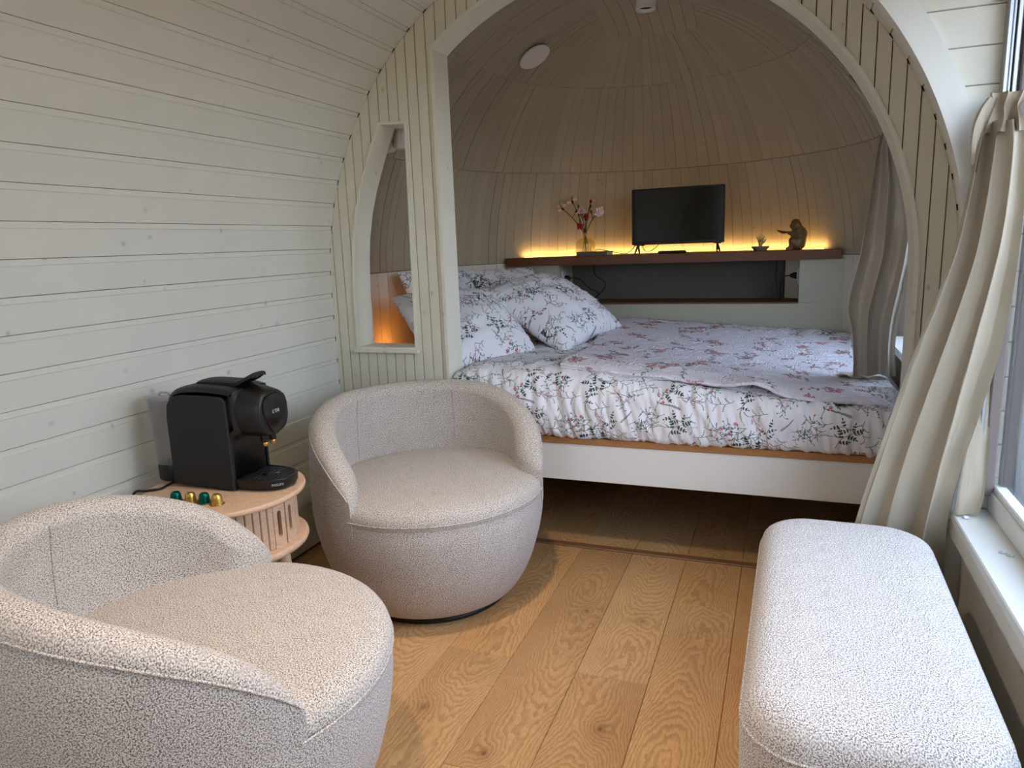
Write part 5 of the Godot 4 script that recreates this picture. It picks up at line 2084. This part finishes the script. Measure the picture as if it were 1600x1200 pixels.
func build_machine() -> void:
	var m := thing("coffee_machine", "black capsule coffee machine with clear water tank on the side table", "coffee machine", Vector3(-1.590, 0.5452, -1.536), deg_to_rad(1.0))
	var mb := MB.new()
	var hw := 0.0735
	var sidep := PackedVector2Array()
	for q in arc_pts([Vector3(0.0, 0.004, 0), Vector3(-0.002, 0.12, 0), Vector3(0.002, 0.235, 0), Vector3(0.018, 0.268, 0), Vector3(0.055, 0.284, 0), Vector3(0.12, 0.289, 0), Vector3(0.20, 0.285, 0), Vector3(0.235, 0.278, 0)], 5):
		sidep.append(Vector2(q.x, q.y))
	sidep.append_array([Vector2(0.24, 0.165), Vector2(0.222, 0.152), Vector2(0.212, 0.13), Vector2(0.21, 0.004)])
	# body: the side profile, rounded towards its two sides
	var rows := [[-hw, 0.016], [-hw + 0.004, 0.007], [-hw + 0.014, 0.0015], [-hw + 0.03, 0.0], [hw - 0.03, 0.0], [hw - 0.014, 0.0015], [hw - 0.004, 0.007], [hw, 0.016]]
	var P := PackedVector3Array()
	var np := sidep.size()
	for r in rows:
		for j in np + 1:
			var k := j % np
			var e0 := (sidep[k] - sidep[(k + np - 1) % np]).normalized()
			var e1 := (sidep[(k + 1) % np] - sidep[k]).normalized()
			var nn := (Vector2(e0.y, -e0.x) + Vector2(e1.y, -e1.x)).normalized()
			var q: Vector2 = sidep[k] + nn * r[1]
			q.y = maxf(q.y, 0.003)
			P.append(Vector3(q.x, q.y, r[0]))
	mb.grid(P, rows.size(), np + 1, PackedVector2Array(), true, false, true)
	var cap := PackedVector2Array()
	for k in np:
		var e0 := (sidep[k] - sidep[(k + np - 1) % np]).normalized()
		var e1 := (sidep[(k + 1) % np] - sidep[k]).normalized()
		var q: Vector2 = sidep[k] + (Vector2(e0.y, -e0.x) + Vector2(e1.y, -e1.x)).normalized() * 0.0162
		cap.append(Vector2(q.x, maxf(q.y, 0.003)))
	mb.prism(cap, Vector3(0, 0, -hw + 0.0002), Vector3.RIGHT, Vector3.UP, 2.0 * hw - 0.0004, 0.0, true)
	put(mb, "body", mat.black, m)
	for s in [-1.0, 1.0]:
		mb = MB.new()
		var pp := PackedVector2Array([Vector2(0.0, 0.008), Vector2(0.208, 0.004)])
		for i in 9:
			var b := PI / 2 * i / 8.0
			pp.append(Vector2(0.186 + 0.022 * cos(b), 0.240 + 0.022 * sin(b)))
		pp.append_array([Vector2(0.10, 0.264), Vector2(0.05, 0.263), Vector2(0.022, 0.254), Vector2(0.006, 0.234), Vector2(0.001, 0.20)])
		if s > 0.0:
			mb.prism(pp, Vector3(0.002, 0, hw - 0.006), Vector3.RIGHT, Vector3.UP, 0.011, 0.003)
		else:
			var fl := PackedVector2Array()
			for q in pp:
				fl.append(Vector2(-q.x, q.y))
			mb.prism(fl, Vector3(0.002, 0, -hw + 0.006), Vector3.LEFT, Vector3.UP, 0.011, 0.003)
		put(mb, "side_panel", mat.black_soft, m)
	# brewing head: a drum that bulges forwards
	mb = MB.new()
	P = PackedVector3Array()
	var nh := 40
	var hr := [[0.205, 0.070, 0.070, 0.214], [0.26, 0.069, 0.068, 0.212], [0.288, 0.065, 0.063, 0.210], [0.300, 0.061, 0.060, 0.209], [0.3055, 0.056, 0.056, 0.209], [0.3058, 0.0, 0.0, 0.209]]
	for r in hr:
		for j in nh + 1:
			var a := TAU * j / nh
			var cy := cos(a)
			var cz := sin(a)
			var k := pow(pow(absf(cy), 2.6) + pow(absf(cz), 2.6), -1.0 / 2.6)
			P.append(Vector3(r[0], r[3] + cy * k * r[2], cz * k * r[1]))
	mb.grid(P, hr.size(), nh + 1, PackedVector2Array(), false, false, true)
	put(mb, "brewing_head", mat.black, m)
	mb = MB.new()
	var sh := PackedVector2Array()
	for q in arc_pts([Vector3(0.0, -0.060, 0), Vector3(0.018, -0.050, 0), Vector3(0.040, -0.012, 0), Vector3(0.049, 0.022, 0), Vector3(0.040, 0.046, 0), Vector3(0.018, 0.053, 0), Vector3(0.0, 0.054, 0), Vector3(-0.018, 0.053, 0), Vector3(-0.040, 0.046, 0), Vector3(-0.049, 0.022, 0), Vector3(-0.040, -0.012, 0), Vector3(-0.018, -0.050, 0), Vector3(0.0, -0.060, 0)], 4):
		sh.append(Vector2(q.x, q.y))
	sh.remove_at(sh.size() - 1)
	mb.prism(sh, Vector3(0.3045, 0.209, 0), Vector3(0, 0, -1), Vector3.UP, 0.005, 0.0015)
	put(mb, "face_plate", mat.black_gloss, m)
	var tx := MeshInstance3D.new()
	tx.name = "emblem"
	tx.mesh = text_mesh("L'OR", 0.0135, 0.0008)
	tx.material_override = plain(Color(0.62, 0.63, 0.66), 0.3)
	tx.position = Vector3(0.3099, 0.214, 0.0)
	tx.rotation.y = PI / 2
	m.add_child(tx)
	# lever on top
	mb = MB.new()
	var upl := arc_pts([Vector3(0.075, 0.289, 0), Vector3(0.085, 0.296, 0), Vector3(0.13, 0.2985, 0), Vector3(0.19, 0.297, 0), Vector3(0.215, 0.299, 0), Vector3(0.24, 0.309, 0), Vector3(0.262, 0.320, 0), Vector3(0.275, 0.320, 0)], 4)
	P = PackedVector3Array()
	for side in 2:
		P.clear()
		for q in upl:
			var f := clampf((q.x - 0.225) / 0.05, 0.0, 1.0)
			var e := clampf((0.1 - q.x) / 0.025, 0.0, 1.0)
			var w := 0.036 * sqrt(1.0 - 0.75 * f * f) * (1.0 - 0.2 * e * e)
			for j in 9:
				var g := (j / 8.0 - 0.5) * 2.0
				P.append(Vector3(q.x, q.y - 0.004 * pow(absf(g), 4) - (0.009 if side == 1 else 0.0), g * w))
		mb.grid(P, upl.size(), 9, PackedVector2Array(), side == 0)
		# rim
		var R := PackedVector3Array()
		for k in upl.size():
			R.append(P[k * 9])
		if side == 0:
			for e in [0, 8]:
				var Q := PackedVector3Array()
				for k in upl.size():
					Q.append(P[k * 9 + e])
					Q.append(P[k * 9 + e] - Vector3(0, 0.009, 0))
				mb.grid(Q, upl.size(), 2, PackedVector2Array(), e == 8)
			var Q2 := PackedVector3Array()
			for j in 9:
				Q2.append(P[(upl.size() - 1) * 9 + j])
				Q2.append(P[(upl.size() - 1) * 9 + j] - Vector3(0, 0.009, 0))
			mb.grid(Q2, 9, 2)
	put(mb, "lever", mat.black_soft, m)
	# spouts
	for s in [-1.0, 1.0]:
		mb = MB.new()
		mb.lathe(PackedVector2Array([Vector2(0.0092, 0.128), Vector2(0.0105, 0.13), Vector2(0.0115, 0.155)]), 20, 0.0, TAU, Vector3(0.277, 0, s * 0.0155))
		put(mb, "spout", mat.black, m)
		mb = MB.new()
		mb.lathe(PackedVector2Array([Vector2(0.0, 0.1165), Vector2(0.0055, 0.1165), Vector2(0.0075, 0.118), Vector2(0.0085, 0.1285), Vector2(0.0, 0.1285)]), 20, 0.0, TAU, Vector3(0.277, 0, s * 0.0155))
		put(mb, "brass_nozzle", mat.brass, m)
	# drip tray
	var trp := func(grow: float) -> PackedVector2Array:
		var o := PackedVector2Array()
		for i in 33:
			var a := lerpf(-PI / 2, PI / 2, i / 32.0)
			var ca := pow(absf(cos(a)), 0.72)
			o.append(Vector2(0.212 + (0.132 + grow) * ca, (0.070 + grow) * signf(sin(a)) * pow(absf(sin(a)), 0.8)))
		return o
	mb = MB.new()
	P = PackedVector3Array()
	var lev := [[0.0005, -0.016], [0.004, -0.008], [0.014, -0.001], [0.026, 0.0], [0.032, 0.001], [0.034, -0.001], [0.034, -0.006], [0.031, -0.007]]
	for l in lev:
		for q in trp.call(l[1]):
			P.append(Vector3(q.x, l[0], q.y))
	mb.grid(P, lev.size(), 33, PackedVector2Array(), true)
	put(mb, "drip_tray", mat.black, m)
	mb = MB.new()
	var inner: PackedVector2Array = trp.call(-0.006)
	var ip := PackedVector2Array()
	for q in inner:
		ip.append(Vector2(q.x, -q.y))
	mb.prism(ip, Vector3(0, 0.026, 0), Vector3.RIGHT, Vector3(0, 0, -1), 0.004)
	for i in 13:
		var xx := 0.205 + i * 0.0125
		var bar := PackedVector2Array([Vector2(xx, -0.08), Vector2(xx + 0.006, -0.08), Vector2(xx - 0.018, 0.08), Vector2(xx - 0.024, 0.08)])
		for q in Geometry2D.intersect_polygons(bar, ip):
			mb.prism(q, Vector3(0, 0.0298, 0), Vector3.RIGHT, Vector3(0, 0, -1), 0.0026, 0.0008)
	put(mb, "grille", mat.black_soft, m)
	mb = MB.new()
	for s in [[0.262, 0.012], [0.285, -0.012]]:
		mb.lathe(PackedVector2Array([Vector2(0.007, 0.0328), Vector2(0.0, 0.0330)]), 16, 0.0, TAU, Vector3(s[0], 0, s[1]))
	put(mb, "drain_holes", mat.black_gloss, m)
	tx = MeshInstance3D.new()
	tx.name = "maker_name"
	tx.mesh = text_mesh("PHILIPS", 0.0085, 0.0008)
	tx.material_override = plain(Color(0.60, 0.60, 0.62), 0.3)
	tx.position = Vector3(0.3285, 0.020, 0.0468)
	tx.rotation.y = deg_to_rad(42.0)
	m.add_child(tx)
	# tank
	mb = MB.new()
	var tc := Vector3(-0.058, 0, 0.006)
	mb.lathe(PackedVector2Array([Vector2(0.0453, 0.048), Vector2(0.0485, 0.12), Vector2(0.0536, 0.225), Vector2(0.0548, 0.236), Vector2(0.0523, 0.236), Vector2(0.0510, 0.225), Vector2(0.0460, 0.12), Vector2(0.0428, 0.05)]), 40, 0.0, TAU, tc)
	put(mb, "water_tank", mat.tank, m)
	mb = MB.new()
	mb.lathe(PackedVector2Array([Vector2(0.0561, 0.234), Vector2(0.0573, 0.240), Vector2(0.0561, 0.246), Vector2(0.0252, 0.247), Vector2(0.0, 0.247)]), 40, 0.0, TAU, tc)
	mb.tube(PackedVector3Array([tc + Vector3(-0.02, 0.247, 0.01), tc + Vector3(-0.012, 0.254, 0.01), tc + Vector3(0.012, 0.254, 0.01), tc + Vector3(0.02, 0.247, 0.01)]), 0.003, 8)
	put(mb, "tank_lid", mat.tank, m)
	mb = MB.new()
	mb.lathe(PackedVector2Array([Vector2(0.0, 0.0), Vector2(0.0422, 0.0), Vector2(0.0459, 0.004), Vector2(0.0465, 0.034), Vector2(0.0456, 0.047), Vector2(0.0422, 0.049), Vector2(0.0, 0.049)]), 40, 0.0, TAU, tc)
	mb.box(Vector3(-0.012, 0.012, -0.004), Vector3(0.05, 0.022, 0.06), 0.003)
	put(mb, "tank_base", mat.black, m)
	mb = MB.new()
	mb.lathe(PackedVector2Array([Vector2(0.0, 0.070), Vector2(0.011, 0.068), Vector2(0.0125, 0.06), Vector2(0.0125, 0.049)]), 20, 0.0, TAU, tc + Vector3(0.006, 0, 0))
	put(mb, "tank_valve", mat.tank_dark, m)
	var mc := MB.new()
	mc.tube(arc_pts([Vector3(-1.600, 0.556, -1.49), Vector3(-1.605, 0.549, -1.455), Vector3(-1.600, 0.549, -1.42), Vector3(-1.625, 0.549, -1.395), Vector3(-1.655, 0.545, -1.385), Vector3(-1.672, 0.50, -1.385), Vector3(-1.690, 0.30, -1.38), Vector3(-1.700, 0.05, -1.37)], 8), 0.0034, 8)
	tag(put(mc, "power_cord", mat.cable), "black cord of the coffee machine dropping behind the side table", "cord")

func build_capsules() -> void:
	var spots := [Vector3(-1.4811, 0.5452, -1.3600), Vector3(-1.4372, 0.5452, -1.3658), Vector3(-1.3981, 0.5452, -1.3727), Vector3(-1.3571, 0.5452, -1.3737)]
	var lab := ["green foil coffee capsule, leftmost in the row on the table", "gold foil coffee capsule between the two green ones", "green foil coffee capsule between the two gold ones", "gold foil coffee capsule at the right end of the row"]
	for i in 4:
		var c := thing("coffee_capsule", lab[i], "capsule", spots[i], i * 1.3, "coffee capsules on the side table")
		var mb := MB.new()
		var P := PackedVector3Array()
		var pr := [Vector2(0.0150, 0.0012), Vector2(0.0146, 0.008), Vector2(0.0132, 0.0175), Vector2(0.0118, 0.0228), Vector2(0.0098, 0.0258), Vector2(0.0070, 0.0275), Vector2(0.0, 0.0280)]
		for k in 41:
			var a := TAU * k / 40.0
			for j in pr.size():
				var cr := 1.0 + (0.020 * sin(a * 12.0) if j > 2 and j < 6 else 0.0)
				P.append(Vector3(sin(a) * pr[j].x * cr, pr[j].y, cos(a) * pr[j].x * cr))
		mb.grid(P, 41, pr.size(), PackedVector2Array(), false, true)
		put(mb, "foil_cup", mat.green if i % 2 == 0 else mat.gold, c)
		mb = MB.new()
		mb.lathe(PackedVector2Array([Vector2(0.0, 0.0), Vector2(0.0178, 0.0), Vector2(0.0185, 0.0008), Vector2(0.0178, 0.0016), Vector2(0.0148, 0.0018)]), 36)
		put(mb, "rim", mat.gold if i % 2 == 1 else mat.green_rim, c)

# ------------------------------------------------------------------ curtains
# edges: rows of [y, x left, x right, z]
func drape(mb: MB, rows: Array, nfold: float, amp: float, ph: float, nu: int, nvr: int, uvw: float, warp := 1.0) -> PackedVector3Array:
	var cl := Curve3D.new()
	var L := []
	var R := []
	for q in rows:
		L.append(Vector3(q[1], q[0], q[3]))
		R.append(Vector3(q[2], q[0], q[3]))
	var lp := arc_pts(L, nvr)
	var rp := arc_pts(R, nvr)
	var P := PackedVector3Array()
	var uv := PackedVector2Array()
	for i in nu:
		var u := float(i) / (nu - 1)
		for j in lp.size():
			var v := float(j) / (lp.size() - 1)
			var p := lp[j].lerp(rp[j], u)
			var w := (rp[j] - lp[j]).length()
			var uu := 1.0 - pow(1.0 - u, warp)
			uu += 0.035 * sin(v * 5.0 + ph) * sin(PI * u) + 0.03 * sin(v * 9.0 + u * 4.0 + ph * 2.0) * sin(PI * u)
			var f := sin(TAU * nfold * uu + ph)
			f = signf(f) * pow(absf(f), 0.8)
			var f2 := 0.42 * sin(TAU * nfold * 1.73 * uu + ph * 1.7 + v * 3.0) * (0.3 + 0.7 * v)
			var e := minf(1.0, minf(u, 1.0 - u) * 9.0)
			var a := amp * (0.75 + 0.25 * sin(v * 4.0 + u * 6.0))
			p.z += a * (f + f2) * (0.35 + 0.65 * e)
			p.x += minf(w, 0.3) * 0.045 * cos(TAU * nfold * uu + ph) * e
			p.z += 0.004 * wr_noise.get_noise_2d(p.x * 20.0, p.y * 7.0)
			P.append(p)
			uv.append(Vector2(u * uvw, p.y))
	mb.grid(P, nu, lp.size(), uv, true)
	return P

func build_curtains() -> void:
	var c := thing("window_curtain", "long beige curtain gathered beside the big window and white rib", "curtain")
	var mb := MB.new()
	# main panel: top bunched at the window corner, bottom fanned out to the left
	drape(mb, [[1.425, 0.428, 0.512, -2.088], [1.36, 0.418, 0.525, -2.085], [1.219, 0.402, 0.530, -2.083], [1.106, 0.383, 0.529, -2.083], [0.965, 0.345, 0.521, -2.085], [0.848, 0.312, 0.507, -2.085], [0.70, 0.275, 0.478, -2.086], [0.56, 0.242, 0.449, -2.088], [0.40, 0.207, 0.428, -2.09], [0.22, 0.175, 0.432, -2.09], [0.012, 0.15, 0.436, -2.09]], 2.7, 0.026, 0.4, 170, 7, 1.1, 1.45)
	put(mb, "panel", mat.curtain, c)
	mb = MB.new()
	drape(mb, [[1.489, 0.437, 0.519, -2.083], [1.474, 0.439, 0.515, -2.086], [1.456, 0.445, 0.504, -2.092], [1.436, 0.436, 0.508, -2.090], [1.40, 0.424, 0.520, -2.087]], 2.6, 0.013, 1.0, 90, 5, 0.5)
	put(mb, "gathered_heading", mat.curtain, c)
	mb = MB.new()
	drape(mb, [[1.478, 0.432, 0.452, -2.076], [1.455, 0.416, 0.446, -2.070], [1.42, 0.404, 0.436, -2.068], [1.38, 0.402, 0.428, -2.07], [1.34, 0.408, 0.426, -2.08], [1.31, 0.414, 0.424, -2.086]], 0.9, 0.009, 0.4, 40, 6, 0.2)
	put(mb, "loose_fold", mat.curtain, c)
	mb = MB.new()
	drape(mb, [[0.90, 0.490, 0.512, -2.128], [0.80, 0.482, 0.512, -2.126], [0.68, 0.466, 0.511, -2.118], [0.57, 0.452, 0.508, -2.10], [0.49, 0.443, 0.503, -2.085], [0.441, 0.438, 0.490, -2.07]], 0.55, 0.007, 2.2, 30, 5, 0.12)
	put(mb, "turned_hem", mat.curtain, c)
	mb = MB.new()
	drape(mb, [[0.82, 0.470, 0.505, -2.134], [0.70, 0.452, 0.492, -2.130], [0.58, 0.435, 0.474, -2.122], [0.49, 0.430, 0.456, -2.112], [0.436, 0.430, 0.446, -2.106]], 0.8, 0.004, 0.3, 16, 4, 0.1)
	put(mb, "white_lining", mat.lining_cloth, c)
	mb = MB.new()
	mb.box(Vector3(0.462, 0.4375, -2.062), Vector3(0.012, 0.006, 0.016), 0.002)
	put(mb, "hem_weight_tab", mat.lining_cloth, c)
	var a := thing("bed_curtain", "grey beige satin curtain hanging at the right end of the bed", "curtain")
	mb = MB.new()
	drape(mb, [[1.515, 0.296, 0.335, -2.875], [1.46, 0.284, 0.358, -2.875], [1.33, 0.272, 0.405, -2.875], [1.20, 0.258, 0.415, -2.872], [1.09, 0.244, 0.412, -2.872], [0.98, 0.220, 0.402, -2.872], [0.90, 0.214, 0.392, -2.874], [0.83, 0.230, 0.382, -2.878], [0.74, 0.242, 0.380, -2.885], [0.655, 0.246, 0.390, -2.89]], 2.3, 0.030, 2.4, 120, 7, 0.7)
	put(mb, "panel", mat.satin, a)
	mb = MB.new()
	var P := PackedVector3Array()
	for i in 24:
		for j in 8:
			var u := i / 23.0
			var v := j / 7.0
			var hx := lerpf(0.20, 0.335, u)
			var hz := lerpf(-2.84, -2.93, v) - 0.012 * sin(u * 6.0)
			P.append(Vector3(hx, duv_y(hx, hz) + 0.031 + 0.008 * sin(u * 13.0 + v * 2.0) * (1.0 - v), hz))
	mb.grid(P, 24, 8)
	put(mb, "hem", mat.satin, a)

func build_small() -> void:
	var k := thing("clear_clip", "small clear plastic clip lying on the white window sill", "clip", Vector3(0.500, 0.4345, -1.845))
	var mb := MB.new()
	for e in [Vector3(-0.006, 0.001, -0.006), Vector3(0.006, 0.001, 0.008)]:
		var q := PackedVector3Array()
		for i in 14:
			var a := TAU * 0.78 * i / 13.0
			q.append(e + Vector3(cos(a) * 0.008, 0.0006, sin(a) * 0.006))
		mb.tube(q, 0.0013, 6)
	put(mb, "loops", plain(Color(0.80, 0.82, 0.83), 0.1), k)
